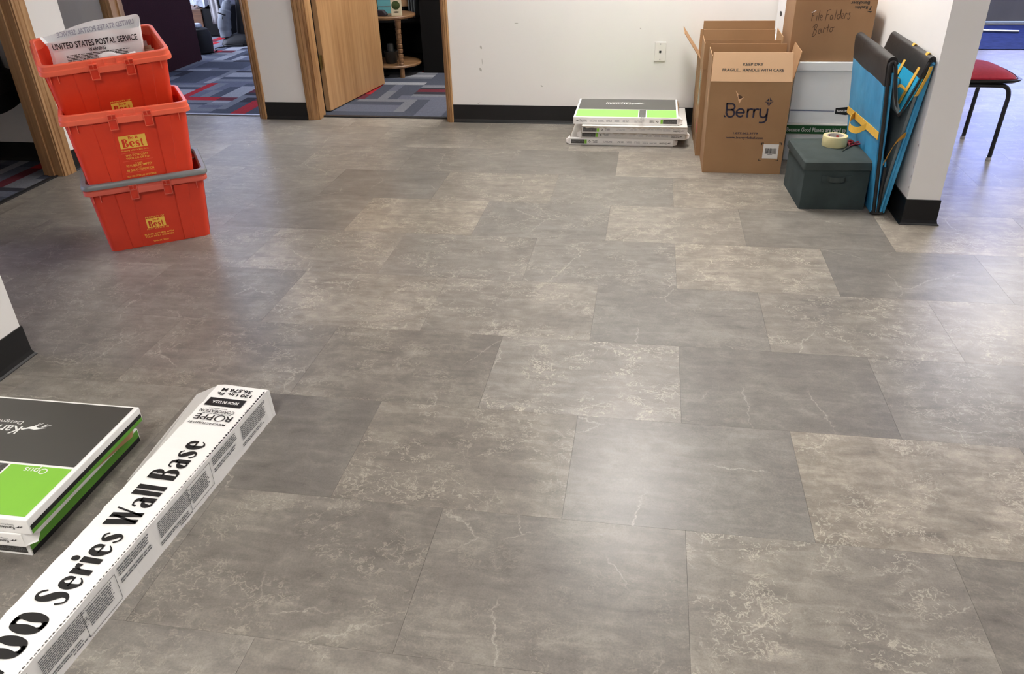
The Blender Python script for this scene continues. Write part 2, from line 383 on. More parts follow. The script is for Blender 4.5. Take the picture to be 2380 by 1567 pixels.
# fat display letters (cap height 1)
def bar(x0, y0, x1, y1): return rects((x0, y0, x1, y1))
GL = {
 'l': (.34, poly([(.03, 0), (.31, 0), (.325, 1), (.015, 1)])),
 'i': (.34, merge(poly([(.03, 0), (.31, 0), (.325, .66), (.015, .66)]), disc(.17, .86, .15, .135))),
 'r': (.58, merge(poly([(.03, 0), (.31, 0), (.31, .66), (.015, .66)]), stroke([(.26, .40, .05), (.36, .56, .13), (.46, .57, .19), (.56, .56, .20)]))),
 'e': (.76, merge(bar(.2, .325, .70, .375), stroke([(.62, .345, .11), (.60, .50, .2), (.42, .63, .09), (.22, .52, .27), (.19, .30, .32), (.34, .045, .12), (.52, .05, .06), (.68, .17, .04)]))),
 's': (.62, stroke([(.56, .52, .06), (.44, .63, .07), (.25, .61, .09), (.17, .5, .22), (.32, .35, .27), (.47, .19, .24), (.42, .05, .09), (.24, .03, .06), (.05, .18, .09)])),
 'a': (.74, merge(poly([(.40, 0), (.70, 0), (.68, .5), (.40, .5)]), stroke([(.54, .44, .28), (.48, .59, .16), (.32, .64, .06), (.14, .6, .07), (.10, .49, .12)]), stroke([(.50, .37, .04), (.30, .33, .13), (.17, .18, .27), (.25, .04, .10), (.38, .04, .05), (.50, .12, .04)]))),
 'W': (1.16, merge(poly([(.0, 1), (.33, 1), (.53, 0), (.26, 0)]), poly([(.28, 0), (.40, 0), (.66, .84), (.58, 1)]), poly([(.46, 1), (.76, 1), (.96, 0), (.70, 0)]), poly([(.72, 0), (.83, 0), (1.14, 1), (1.04, 1)]))),
 'B': (.84, merge(bar(.04, 0, .36, 1), stroke([(.28, .97, .06), (.50, .95, .1), (.58, .76, .30), (.48, .57, .08), (.28, .53, .05)]), stroke([(.28, .53, .05), (.54, .5, .08), (.64, .27, .34), (.52, .05, .1), (.28, .03, .06)]))),
 'S': (.72, stroke([(.64, .78, .08), (.50, .94, .09), (.32, .96, .09), (.19, .82, .25), (.28, .6, .34), (.46, .42, .35), (.53, .21, .27), (.40, .04, .09), (.20, .04, .07), (.05, .26, .09)])),
 '0': (.84, merge(stroke([(.42, .965, .07), (.22, .82, .24), (.19, .5, .36), (.22, .18, .24), (.42, .035, .07)]), stroke([(.42, .965, .07), (.62, .82, .24), (.65, .5, .36), (.62, .18, .24), (.42, .035, .07)]), bar(.28, .86, .56, .98), bar(.28, .02, .56, .14))),
 '7': (.76, merge(poly([(.04, .74), (.66, .74), (.72, 1), (.04, 1)]), poly([(.04, .56), (.10, .56), (.18, .80), (.04, .80)]), poly([(.10, 0), (.46, 0), (.72, .82), (.60, .86)]))),
 'D': (.8, merge(bar(.06, 0, .26, 1), stroke([(.2, .96, .08), (.5, .92, .12), (.62, .5, .24), (.5, .08, .12), (.2, .04, .08)]))),
 'o': (.62, merge(stroke([(.3, .64, .05), (.12, .5, .15), (.1, .33, .18), (.12, .16, .15), (.3, .02, .05)]), stroke([(.3, .64, .05), (.48, .5, .15), (.5, .33, .18), (.48, .16, .15), (.3, .02, .05)]))),
 't': (.44, merge(poly([(.12, .16), (.3, .14), (.3, .9), (.2, .84), (.12, .7)]), bar(.02, .6, .42, .66), stroke([(.21, .2, .18), (.26, .06, .14), (.34, .03, .07), (.43, .1, .03)]))),
}
def word(s, gap=.05):
    x = 0; out = []
    for ch in s:
        if ch == ' ': x += .32; continue
        w, sh = GL[ch]; out.append(xf(sh, dx=x)); x += w+gap
    return merge(*out)
def antelope():
    k = lambda *p: [((800-x)/530, (y-575)/530) for x, y in p]
    return poly(k((270, 745), (315, 770), (357, 752), (350, 718), (330, 715), (285, 722)), k((357, 752), (430, 728), (470, 662), (440, 665), (345, 720)), k((430, 728), (550, 742), (580, 690), (500, 655), (465, 664)),
                k((550, 742), (605, 730), (660, 690), (640, 662), (578, 692)), k((605, 730), (755, 684), (750, 674), (655, 690)), k((470, 662), (500, 655), (548, 578), (538, 574)), k((500, 658), (520, 662), (605, 578), (592, 574)),
                k((578, 690), (620, 668), (690, 592), (722, 596), (712, 610), (640, 690)), k((640, 690), (665, 680), (800, 604), (792, 598), (700, 640)))
def recycle():
    out = []
    for a in range(3):
        t0 = a*2*PI/3
        out.append(stroke([(.35*math.cos(t0+t), .35*math.sin(t0+t), .22) for t in (0, .4, .8, 1.2)], 3))
        e = t0+1.2; out.append(poly([(.58*math.cos(e), .58*math.sin(e)), (.12*math.cos(e), .12*math.sin(e)), (.38*math.cos(e+.6), .38*math.sin(e+.6))]))
    return merge(*out)

# ================================================================== SETTING
# ---- stone-look vinyl floor, every tile its own piece
floor = struct(G().box(-7.3, -2.6, -.06, 5.1, 9.75, -.0034), 'floor', m_sub)
TW, TD = .6205, .457
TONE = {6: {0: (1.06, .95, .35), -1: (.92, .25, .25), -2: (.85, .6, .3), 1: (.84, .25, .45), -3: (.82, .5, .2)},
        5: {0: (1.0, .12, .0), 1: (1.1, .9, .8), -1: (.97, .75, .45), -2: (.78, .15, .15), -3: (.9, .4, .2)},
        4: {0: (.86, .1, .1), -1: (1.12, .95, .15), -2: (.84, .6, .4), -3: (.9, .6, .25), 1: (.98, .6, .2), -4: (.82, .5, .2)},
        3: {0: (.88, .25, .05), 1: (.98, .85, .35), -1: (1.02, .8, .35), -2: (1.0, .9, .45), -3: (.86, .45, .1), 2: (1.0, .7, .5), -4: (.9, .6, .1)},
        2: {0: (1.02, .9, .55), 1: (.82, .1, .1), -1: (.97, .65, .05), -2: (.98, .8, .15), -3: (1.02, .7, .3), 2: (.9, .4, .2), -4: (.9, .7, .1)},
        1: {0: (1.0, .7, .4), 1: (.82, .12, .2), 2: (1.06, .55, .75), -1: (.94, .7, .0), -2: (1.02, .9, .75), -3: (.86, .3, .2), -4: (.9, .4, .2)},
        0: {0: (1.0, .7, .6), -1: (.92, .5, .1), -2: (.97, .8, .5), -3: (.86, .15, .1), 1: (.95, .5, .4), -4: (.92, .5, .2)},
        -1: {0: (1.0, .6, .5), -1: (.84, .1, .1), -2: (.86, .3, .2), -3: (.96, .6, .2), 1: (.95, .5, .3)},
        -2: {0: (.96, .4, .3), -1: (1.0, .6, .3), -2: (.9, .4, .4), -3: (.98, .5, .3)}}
ZONES = [(-3.385, -2.55, 5.05, 5.42), (1.33, 5.42, 5.05, 9.55)]
for zx0, zy0, zx1, zy1 in ZONES:
    for s in range(-12, 15):
        ty0, ty1 = 4.262-TD*(s+1), 4.262-TD*s
        a, b = max(ty0, zy0), min(ty1, zy1)
        if b-a < .01: continue
        for i in range(-8, 9):
            tx0 = (.153 if s % 2 == 0 else -.157)+TW*i; tx1 = tx0+TW
            c, d = max(tx0, zx0), min(tx1, zx1)
            if d-c < .01: continue
            if d < -2.115 and b < 2.1: continue
            px = [pixel(p) for p in ((c, a, 0), (d, a, 0), (c, b, 0), (d, b, 0), ((c+d)/2, (a+b)/2, 0))]
            if not any(p and -1100 < p[0] < 3600 and -80 < p[1] < 2500 for p in px): continue
            g = G(); mx, my = (tx0+tx1)/2, (ty0+ty1)/2; e = .0003
            g.box(c-mx+e, a-my+e, -.003, d-mx-e, b-my-e, 0)
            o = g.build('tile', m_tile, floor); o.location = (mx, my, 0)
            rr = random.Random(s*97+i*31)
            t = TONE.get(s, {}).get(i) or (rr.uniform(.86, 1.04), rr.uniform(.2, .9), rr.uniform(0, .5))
            shade_k = .93 if (s <= 1 and i < 0) else 1  # dimmer light at the back left, put into the tile colour
            o.color = (t[0]*shade_k, t[1], t[2], 1)

def carpet(x0, y0, x1, y1, seed, base):
    fl = struct(G().box(base[0], base[1], -.003, base[2], base[3], .0008), 'floor', m_gun)
    S = .5; rr = random.Random(seed); meshes = []
    for v in range(10):
        g = G(); w = [rr.uniform(.06, .13) for _ in range(6)]; k = S/sum(w); y = -S/2; hot = rr.randrange(6) if v % 2 == 0 else -1
        for j, ww in enumerate(w):
            ww *= k; cut = rr.uniform(-.16, .16) if rr.random() < .7 else None
            segs = [(-S/2, S/2)] if cut is None else [(-S/2, cut), (cut, S/2)]
            for q, (a, b) in enumerate(segs):
                mi = (4 if q == 0 else 5) if j == hot else rr.choice([0, 0, 1, 1, 2, 3, 6, 6])
                g.box(a, y, 0, b, y+ww, .004, mi)
            y += ww
        me_o = g.build('carpet_tile', m_cpt, fl); meshes.append(me_o.data); bpy.data.objects.remove(me_o)
    nx, ny = int(round((x1-x0)/S)), int(round((y1-y0)/S))
    for i in range(nx):
        for j in range(ny):
            o = bpy.data.objects.new('carpet_tile', rr.choice(meshes)); ident(o, fl)
            o.location = (x0+S*(i+.5), y0+S*(j+.5), .001); o.rotation_euler = (0, 0, PI/2*((i+j) % 2)+PI*rr.randrange(2))
    return fl
carpet(-5.7, 5.44, -2.7, 9.44, 3, (-6.4, 5.42, -2.58, 9.45))
carpet(-2.32, 5.445, -.32, 7.445, 11, (-2.46, 5.42, 1.2, 7.55))
carpet(-4.4, 2.76, -3.4, 4.26, 5, (-6.4, 3.06, -3.39, 4.25))
struct(G().box(-3.70, 5.405, 0, -2.725, 5.432, .008), 'trim_1', m_alu, .003)
struct(G().box(-2.298, 5.405, 0, -1.347, 5.44, .009), 'trim_2', m_gun, .003)
struct(G().box(-3.402, 3.06, 0, -3.37, 4.0, .008), 'trim_3', m_gun, .003)

# ---- walls
CH = 2.7
g = G()
for a, b in ((-6.5, -3.70), (-2.725, -2.298), (-1.347, 1.33)): g.box(a, 5.34, 0, b, 5.46, CH)
g.box(-3.70, 5.34, 2.08, -2.725, 5.46, CH); g.box(-2.298, 5.34, 2.08, -1.347, 5.46, CH)
struct(g, 'wall_back', m_wall)
struct(G().box(1.19, 3.69, 0, 1.33, 5.34, CH), 'wall_partition', m_wall)
g = G(); g.box(-3.455, 4.0, 0, -3.34, 4.36, CH); g.box(-3.455, 2.98, 0, -3.34, 3.06, CH); g.box(-3.455, 3.06, 2.08, -3.34, 4.0, CH)
struct(g, 'wall_left', m_wall)
struct(G().box(-6.5, 4.25, 0, -3.455, 4.36, CH), 'wall_left_room', m_wall)
struct(G().box(-7.2, 2.98, 0, -3.455, 3.06, CH), 'wall_corridor', m_wall)
g = G(); g.box(-2.235, -2.5, 0, -2.115, 2.1, CH); g.box(-7.2, 1.98, 0, -2.235, 2.1, CH)
struct(g, 'wall_front_left', m_wall)
struct(G().box(-6.6, 3.06, 0, -6.5, 6.3, CH).box(-6.6, 8.5, 0, -6.5, 9.3, CH).box(-6.6, 6.3, 0, -6.5, 8.5, .95).box(-6.6, 6.3, 2.2, -6.5, 8.5, CH), 'wall_far_left', m_wall)
struct(G().box(-2.58, 5.46, 0, -2.46, 9.2, CH), 'wall_between_offices', m_lightwall)
g = G().box(-6.5, 9.2, 0, -2.46, 9.3, CH)
struct(g, 'wall_office_back', m_lightwall)
struct(G().box(-2.46, 7.6, 0, 1.21, 7.7, CH), 'wall_office_right_back', m_darkwall)
struct(G().box(1.21, 5.46, 0, 1.33, 9.6, CH), 'wall_hall_side', m_wall)
g = G(); g.box(1.33, 9.6, 0, 1.9, 9.7, CH); g.box(4.5, 9.6, 0, 5.1, 9.7, CH); g.box(1.9, 9.6, 2.3, 4.5, 9.7, CH); g.box(1.9, 9.6, 0, 3.36, 9.7, .12)
struct(g, 'wall_entrance', m_wall)
struct(G().box(5.0, -2.5, 0, 5.1, 9.6, CH), 'wall_right', m_wall)
struct(G().box(-2.115, -2.6, 0, 5.1, -2.5, CH), 'wall_behind', m_wall)
struct(G().box(-7.3, -2.6, CH, 5.1, 9.75, CH+.08), 'ceiling', m_ceil)
struct(G().box(-7.3, 1.98, 0, -7.2, 3.06, .3).box(-7.3, 1.98, 2.3, -7.2, 3.06, CH), 'wall_corridor_end', m_wall)

# ---- windows that give the daylight
def window(name, p0, u, w, h, m_pane, mull=1):
    """frame in the vertical plane through p0 along u (unit, horizontal)"""
    u = Vector(u); n = Vector((-u.y, u.x, 0))
    g = G()
    def b(a0, z0, a1, z1):
        q = [Vector(p0)+u*a+n*t+Vector((0, 0, z)) for z in (z0, z1) for a, t in ((a0, -.03), (a1, -.03), (a1, .03), (a0, .03))]
        g.add(q, [(0, 3, 2, 1), (4, 5, 6, 7), (0, 1, 5, 4), (1, 2, 6, 5), (2, 3, 7, 6), (3, 0, 4, 7)])
    b(0, 0, w, .05); b(0, h-.05, w, h); b(0, .05, .05, h-.05); b(w-.05, .05, w, h-.05)
    for i in range(1, mull): b(w*i/mull-.025, .05, w*i/mull+.025, h-.05)
    fr = struct(g, name, m_alu)
    q = [Vector(p0)+u*a+Vector((0, 0, z)) for a, z in ((.05, .05), (w-.05, .05), (w-.05, h-.05), (.05, h-.05))]
    G().slab([p - n*.004 for p in q], .008).build('pane', m_pane, fr)
    return fr
m_day1 = emis('daylit_glass_entrance', (.30, .40, 1.0), DAY_ENTRANCE)
m_day2 = emis('daylit_glass_office', (.68, .76, 1.0), DAY_OFFICE)
m_day3 = emis('daylit_glass_corridor', (.60, .62, 1.0), DAY_CORRIDOR)
window('window_1', (1.9, 9.64, .12), (1, 0, 0), 1.46, 2.18, m_day1, 1)
window('window_2', (-6.55, 6.3, .95), (0, 1, 0), 2.2, 1.25, m_day2, 2)
window('window_3', (-7.25, 2.1, .3), (0, 1, 0), .88, 2.0, m_day3, 1)
# glazed entrance door with a grey kick panel
d2 = G().box(3.40, 9.61, .03, 4.46, 9.66, .42).box(3.40, 9.61, .42, 3.50, 9.66, 2.26).box(4.36, 9.61, .42, 4.46, 9.66, 2.26).box(3.5, 9.61, 2.16, 4.36, 9.66, 2.26)
d2 = struct(d2, 'door_2', m_doorgrey, .004)
G().box(3.5, 9.63, .42, 4.36, 9.64, 2.16).build('pane', m_day1, d2)
G().tube([(3.58, 9.6, .95), (3.58, 9.57, .97), (3.58, 9.57, 1.23), (3.58, 9.6, 1.25)], .012).build('pull_handle', m_alu, d2, smooth=True)
struct(G().box(3.36, 9.55, 0, 4.5, 9.68, .018).box(3.36, 9.60, .018, 3.40, 9.68, 2.3).box(4.46, 9.60, .018, 4.5, 9.68, 2.3), 'trim_4', m_alu, .003)

# ---- rubber wall base with a small toe
def baseboard(name, path, h=.118):
    """path: list of (x, y) with the room on the right-hand side of travel"""
    prof = [(0, h), (.005, h), (.006, .022), (.010, .008), (.016, .003), (.017, .0005), (0, .0005)]
    P = [Vector((x, y, 0)) for x, y in path]; loops = []
    for i, p in enumerate(P):
        ds = []
        if i > 0: ds.append((p-P[i-1]).normalized())
        if i < len(P)-1: ds.append((P[i+1]-p).normalized())
        ns = [Vector((d.y, -d.x, 0)) for d in ds]
        n = sum(ns, Vector()); n = n/ (n.length_squared)*len(ns) if len(ns) > 1 else n
        if len(ns) > 1: n = (ns[0]+ns[1]); n = n/(1+ns[0].dot(ns[1]))
        loops.append([tuple(p+n*a+Vector((0, 0, z))) for a, z in prof])
    return struct(G().rings(loops), name, m_base)
baseboard('baseboard_back', [(-2.681, 5.34), (-2.371, 5.34)])
baseboard('baseboard_back_right', [(-1.314, 5.34), (1.184, 5.34)])
baseboard('baseboard_partition', [(1.19, 5.33), (1.19, 3.69), (1.33, 3.69), (1.33, 9.58)])
baseboard('baseboard_front_left', [(-2.115, -2.4), (-2.115, 2.1), (-7.1, 2.1)])
baseboard('baseboard_left', [(-3.34, 4.09), (-3.34, 4.36), (-3.6, 4.36)])
baseboard('baseboard_left_room', [(-6.4, 4.25), (-3.456, 4.25)])
baseboard('baseboard_passage', [(-6.4, 5.34), (-3.775, 5.34)])

# ---- oak door casings and jambs
def casing_y(name, x0, x1, flip=False):
    w = x1-x0
    pr = [(0, 0), (0, .012), (.12, .017), (.22, .018), (.26, .013), (.30, .018), (.62, .018), (.66, .013), (.70, .017), (.86, .015), (1, .010), (1, 0)]
    if flip: pr = [(1-a, t) for a, t in pr][::-1]
    L = [[(x0+a*w, 5.34-t, z) for a, t in pr] for z in (0, 2.14)]
    return struct(G().rings(L), name, m_oak)
casing_y('trim_5', -3.762, -3.70); casing_y('trim_6', -2.725, -2.681, True)
casing_y('trim_7', -2.371, -2.307); casing_y('trim_8', -1.352, -1.314, True)
struct(G().box(-3.70, 5.325, 0, -3.685, 5.465, 2.08).box(-3.685, 5.395, 0, -3.673, 5.43, 2.08), 'trim_9', m_oak, .002)
struct(G().box(-2.74, 5.338, 0, -2.725, 5.465, 2.08), 'trim_10', m_oak, .002)
struct(G().box(-2.307, 5.332, 0, -2.292, 5.465, 2.08).box(-2.292, 5.338, 0, -2.284, 5.40, 2.08), 'trim_11', m_oak, .002)
struct(G().box(-1.362, 5.338, 0, -1.347, 5.465, 2.08), 'trim_12', m_oak, .002)
# left room: jamb facing the camera, stop and casing
struct(G().box(-3.46, 3.985, 0, -3.336, 4.0, 2.08).box(-3.425, 3.972, 0, -3.385, 3.985, 2.08), 'trim_13', m_oak, .002)
pr = [(0, 0), (.013, 0), (.016, .012), (.012, .016), (.017, .022), (.02, .04), (.016, .045), (.021, .05), (.023, .088), (0, .088)]
struct(G().rings([[(-3.34+t, 3.99+a, z) for t, a in pr] for z in (0, 2.14)]), 'trim_14', m_oak)
struct(G().box(-3.46, 3.06, 0, -3.336, 3.075, 2.08), 'trim_15', m_oak, .002)

# ---- office door, open inwards
door = G(); dx = Vector((.122, .921, 0)).normalized(); nx = Vector((dx.y, -dx.x, 0))
P0 = Vector((-2.280, 5.535, .012))
door.slab([P0, P0+dx*.93, P0+dx*.93+Vector((0, 0, 2.03)), P0+Vector((0, 0, 2.03))], .038, n=-nx)
door = struct(door, 'door_1', m_oakd, .0015)
for z in (.36, 1.0, 1.8):
    hg = G().tube([(-2.292, 5.497, z-.048), (-2.292, 5.497, z+.048)], .0065, 10)
    hg.box(-2.294, 5.497, z-.045, -2.291, 5.534, z+.045)
    hg.slab([(-2.293, 5.4985, z-.045), (-2.318, 5.532, z-.045), (-2.318, 5.532, z+.045), (-2.293, 5.4985, z+.045)], .002)
    hg.build('hinge', m_brass, door, label='aged brass butt hinge')
kn = P0+dx*.87+Vector((0, 0, .93))
G().tube([kn, kn+nx*.03], .02, 14).tube([kn+nx*.03, kn+nx*.045], .012, 12).tube([kn+nx*.045, kn+nx*.05-dx*.01, kn+nx*.05-dx*.11], .01, 10).build('lever_handle', m_chrome, door, smooth=True)

# ---- ceiling troffers
def troffer(x, y, i, lab, rz=0):
    t = thing('ceiling_light', lab, 'ceiling light', (x, y, CH), (0, 0, rz), 'ceiling troffers')
    G().box(-.31, -.62, -.012, -.28, .62, 0).box(.28, -.62, -.012, .31, .62, 0).box(-.28, -.62, -.012, .28, -.59, 0).box(-.28, .59, -.012, .28, .62, 0).build('frame', m_plate, t, .002)
    G().box(-.28, -.59, -.008, .28, .59, -.003).build('diffuser', m_diff, t)
for i, (x, y, lab) in enumerate(TROFFERS): troffer(x, y, i, lab)

# ---- wall plate and dings
wp = thing('wall_plate', 'white phone jack wall plate on white wall left of open brown cartons', 'wall plate', (.0545, 5.34, .467))
G().box(-.035, -.006, -.058, .035, 0, .058).build('plate', m_plate, wp, .0025)
for z in (.046, -.046): G().tube([(0, -.0055, z), (0, -.0075, z)], .0035, 10).build('screw', m_alu, wp)
G().box(-.0065, -.0068, -.006, .0065, -.005, .006).box(-.003, -.0068, -.0095, .003, -.005, -.006).build('socket', m_hole, wp)
sc_ = merge(*[xf(disc(0, 0, a, b, 9), dx=x, dy=z, rot=r_) for x, z, a, b, r_ in ((-1.104, .49, .006, .012, .2), (-1.113, .349, .007, .013, .4), (-.866, .638, .013, .0025, 0), (-.705, .247, .008, .004, -.7), (-.076, .606, .004, .003, 0), (-1.135, .129, .012, .002, .5), (-1.1, .40, .002, .02, .05))])
wb = bpy.data.objects['wall_back']
flat('scuff_mark', sc_, F((0, 5.34, 0), (1, 0, 0), (0, 0, 1)), mat('wall_scuff', (190, 186, 178), .7), wb, .0006)
g = [xf(disc(0, 0, a, b, 7), dx=y, dy=z) for y, z, a, b in ((-3.705, .36, .003, .01), (-3.704, .27, .002, .012), (-3.706, .22, .002, .008), (-3.703, .17, .002, .007))]
flat('scuff_mark', merge(*g), F((1.19, 0, 0), (0, -1, 0), (0, 0, 1)), mat('wall_scuff_dark', (120, 104, 84), .7), bpy.data.objects['wall_partition'], .0006)

# ================================================================== ORANGE TOTES
TWb, TDb, TWr, TDr, TH = .433, .314, .514, .406, .321
def tote(label, loc, rot, body_m, lip_m):
    t = thing('storage_tote', label, 'tote', loc, rot, 'stacked orange totes')
    zt = TH-.03; Wt, Dt = TWr-.034, TDr-.034
    g = G(); th = .004
    g.rings([rrect(TWb, TDb, .025, 0), rrect(Wt, Dt, .03, zt), rrect(Wt-2*th, Dt-2*th, .027, zt), rrect(TWb-2*th, TDb-2*th, .022, .005)])
    body = g.build('body', body_m, t, smooth=True)
    def fy(z): return -(TDb+(Dt-TDb)*z/zt)/2
    def fx(z, f): return (TWb+(Wt-TWb)*z/zt)*(f-.5)
    pr = .006
    for (a0, b0), (a1, b1) in (((.21, .32), (.205, .37)), ((.73, .84), (.715, .865))):
        z0, z1 = .004, TH-.05
        q = [(fx(z0, a0), fy(z0), z0), (fx(z0, b0), fy(z0), z0), (fx(z1, b1), fy(z1), z1), (fx(z1, a1), fy(z1), z1)]
        o = [(fx(z0, a0+.006), fy(z0)-pr, z0), (fx(z0, b0-.006), fy(z0)-pr, z0), (fx(z1, b1-.012), fy(z1)-pr*.7, z1), (fx(z1, a1+.012), fy(z1)-pr*.7, z1)]
        G().rings([q, o]).build('flute', body_m, t)
        G().rings([[(x, -y, z) for x, y, z in q], [(x, -y, z) for x, y, z in o]]).build('flute', body_m, t)
    for sx in (-1, 1):                                     # end panels carry three shallow ribs
        for f in (.25, .5, .75):
            z0, z1 = .004, TH-.05
            hx = lambda z: sx*(TWb+(Wt-TWb)*z/zt)/2
            hy = lambda z, ff: (TDb+(Dt-TDb)*z/zt)*(ff-.5)
            q = [(hx(z0), hy(z0, f-.04), z0), (hx(z0), hy(z0, f+.04), z0), (hx(z1), hy(z1, f+.05), z1), (hx(z1), hy(z1, f-.05), z1)]
            G().rings([q, [(x+sx*.005, y, z) for x, y, z in q]]).build('end_rib', body_m, t)
    # rim: two stepped lips all round
    prof = [(-.017, zt-.012), (0, zt-.012), (.001, zt-.006), (0, zt+.006), (-.004, zt+.009), (-.004, TH-.003), (-.007, TH), (-.018, TH), (-.021, TH-.004), (-.021, zt-.012)]
    L = [rrect(TWr+2*a, TDr+2*a, .034, z, 5) for a, z in prof]
    G().rings(L+[L[0]], False, False).build('rim', lip_m, t, smooth=True)
    # hand-hold between the two latches: recess with ribs and a dropped lower bar
    yf = -TDr/2
    G().box(-.041, yf-.006, zt-.024, .064, yf+.004, zt+.002).build('grip_bar', lip_m, t, .002)
    for x in (-.055, -.012, .035, .079):
        G().box(x-.0012, yf-.004, zt+.004, x+.0012, yf+.006, TH-.004).build('rib', lip_m, t)
    for x0, x1 in ((-.0745, -.041), (.064, .098)):
        g = G(); z0, z1 = zt-.048, zt+.016; y0, y1 = yf-.010, yf+.004; w = .0025
        g.box(x0, y0, z0, x0+w, y1, z1).box(x1-w, y0, z0, x1, y1, z1).box(x0+w, y0, z0, x1-w, y1, z0+w).box(x0+w, y0, z1-w, x1-w, y1, z1)
        g.box(x0+w, y0, zt-.006, x1-w, y1, zt-.006+w).box((x0+x1)/2-w/2, y0, zt-.006+w, (x0+x1)/2+w/2, y1, z1-w)
        la = g.build('latch', lip_m, t)
        G().box(x0+w, yf-.002, z0+w, x1-w, yf+.003, z1-w).build('latch_recess', body_m, la)
    for x in (-.225, -.196, .205):
        z1 = zt-.012; G().box(x-.0015, fy(z1)-.012, z1-.034, x+.0015, fy(z1)+.001, z1).build('rib', lip_m, t)
    sl = (Dt-TDb)/2/zt
    fr = F((0, -TDb/2, 0), (1, 0, 0), (0, -sl, 1))
    return t, fr
def best_logo(t, fr, x0, x1, y0, y1, ink, m):
    flat('logo_plate', rects((x0, y0, x1, y1)), fr, m_yellow, t, .0012)
    w, h = x1-x0, y1-y0
    sh = merge(fit(word('Best', .04), x0+.1*w, x1-.12*w, y0+.07*h, y0+.76*h), fit(word('Do it', .05), x0+.36*w, x1-.28*w, y0+.7*h, y0+.95*h))
    flat('logo_lettering', sh, fr, ink, t, .0020)
def M3(ya, pi_, ro): return Matrix.Rotation(ya, 3, 'Z') @ Matrix.Rotation(pi_, 3, 'X') @ Matrix.Rotation(ro, 3, 'Y')
serif = lambda s, x0, x1, y0, y1: fit(text(s, 1, .012, spacing=1.05), x0, x1, y0, y1)
t1, f1 = tote('faded orange plastic tote at stack bottom, with a grey collar on its rim', (-2.287, 3.239, 0), M3(.602, 0, 0), m_orange2, mat('faded_lip', (214, 96, 78), .4, var=.06))
best_logo(t1, f1, -.043, .037, .0865, .1325, m_orange2, t1)
for s, x0, x1, y0, y1 in (('PROPERTY OF', -.042, .038, .135, .1425), ('FORT WAYNE, IN', -.047, .046, .0775, .0845), ('PLEASE RETURN WITH', -.063, .063, .052, .0595), ('YOUR NEXT DELIVERY', -.063, .062, .0405, .048), ('THANK YOU', -.034, .032, .015, .0225)):
    flat('lettering', serif(s, x0, x1, y0, y1), f1, m_yellow, t1, .0016)
# grey collar on the bottom tote's rim and its carrying bars
prof = [(-.02, TH-.014), (.004, TH-.014), (.006, TH-.006), (.004, TH+.004), (0, TH+.008), (-.016, TH+.008), (-.022, TH), (-.022, TH-.014)]
L = [[(x*(1+.004*math.sin(x*31)), y, z+.0015*math.sin(x*23+1)*math.cos(y*17)) for x, y, z in rrect(TWr+2*a, TDr+2*a, .036, zz, 6)] for a, zz in prof]
G().rings(L+[L[0]], False, False).build('collar', m_greybail, t1, smooth=True, label='grey plastic collar on the rim')
t2, f2 = tote('orange plastic tote mid-stack, with a long printed notice below its yellow logo', (-2.284, 3.211, .313), M3(.63, 0, 0), m_orange, m_orng_lip)
best_logo(t2, f2, -.055, .053, .152, .2075, m_orange, t2)
for s, x0, x1, y0, y1 in (('Property of Do it Best Corp.', -.054, .055, .138, .146), ('THIS TOTE COST', -.045, .047, .1155, .125), ('YOUR CO-OP $10', -.045, .048, .1015, .111), ('PLEASE', -.0155, .0155, .081, .086), ('RETURN PROMPTLY', -.051, .054, .0685, .079), ('AND', -.008, .008, .0605, .0655), ('IN GOOD CONDITION', -.053, .056, .048, .0585), ('NOT FOR STORE USE OR STORAGE', -.058, .06, .022, .0295)):
    flat('lettering', serif(s, x0, x1, y0, y1), f2, m_yellow, t2, .0016)
flat('rule_line', rects((-.06, .1305, .062, .132), (-.061, .0945, .061, .096), (-.06, .0425, .061, .044)), f2, m_orng_lip, t2, .0016)
t3, f3 = tote('orange plastic tote on top of the stack, holding mail and a white postal bag', (-2.366, 3.283, .545), M3(.698, .152, -.035), m_orange, m_orng_lip)
best_logo(t3, f3, -.032, .052, .078, .121, m_orange, t3)
flat('lettering', serif('PROPERTY OF', -.032, .05, .1235, .1305), f3, m_yellow, t3, .0016)
for tt, z in ((t1, .300), (t2, .222)):
    for y in (-.11, .11):
        G().tube([(-.235, y, z), (.235, y, z)], .006, 8).build('carrying_bar', m_greybail, tt)

# ---- things in the top tote (placed in its own axes)
MT3 = Matrix.Translation((-2.366, 3.283, .545)) @ M3(.698, .152, -.035).to_4x4()
def in_tote(name, label, cat, loc, group=None):
    o = thing(name, label, cat, MT3 @ Vector(loc), M3(.698, .152, -.035), group); return o
pb = in_tote('postal_bag', 'clear white plastic postal bag with black warning lettering standing in the top orange tote', 'mail bag', (0, .01, .02))
def bagf(u, v):
    xl = -.125-.078*v+.012*math.sin(v*9); xr = .13+.05*v**.6
    x = xl+(xr-xl)*u; top = .375-.018*(1-u)
    z = .06+(top-.06)*v-.02
    if v > .93: z -= .008*math.cos(u*PI*2)
    y = .012*math.sin(u*PI)*(1-v)-.018*math.sin(u*PI) + .004*math.sin(u*15+v*4)
    return (x, y, z)
g = G().grid(bagf, 24, 16)
g.grid(lambda u, v: (bagf(u, v)[0], .03+.012*math.sin(u*7)*(1-v)+ .02*(v > 2), bagf(u, v)[2]+.045*v*(.35+.65*u)), 24, 16)
for uu in (0, 1): g.grid(lambda u, v: tuple(Vector(bagf(uu, v))*(1-u)+Vector((bagf(uu, v)[0], .03, bagf(uu, v)[2]+.045*v*(.35+.65*uu)))*u+Vector(((.012 if uu else -.012)*math.sin(u*PI), 0, .012*math.sin(u*PI)*v))), 4, 16)
g.build('bag_film', m_poly, pb, smooth=True, fix=False)
fb = F((0, -.024, -.02), (1, 0, -.008), (0, 0, 1))
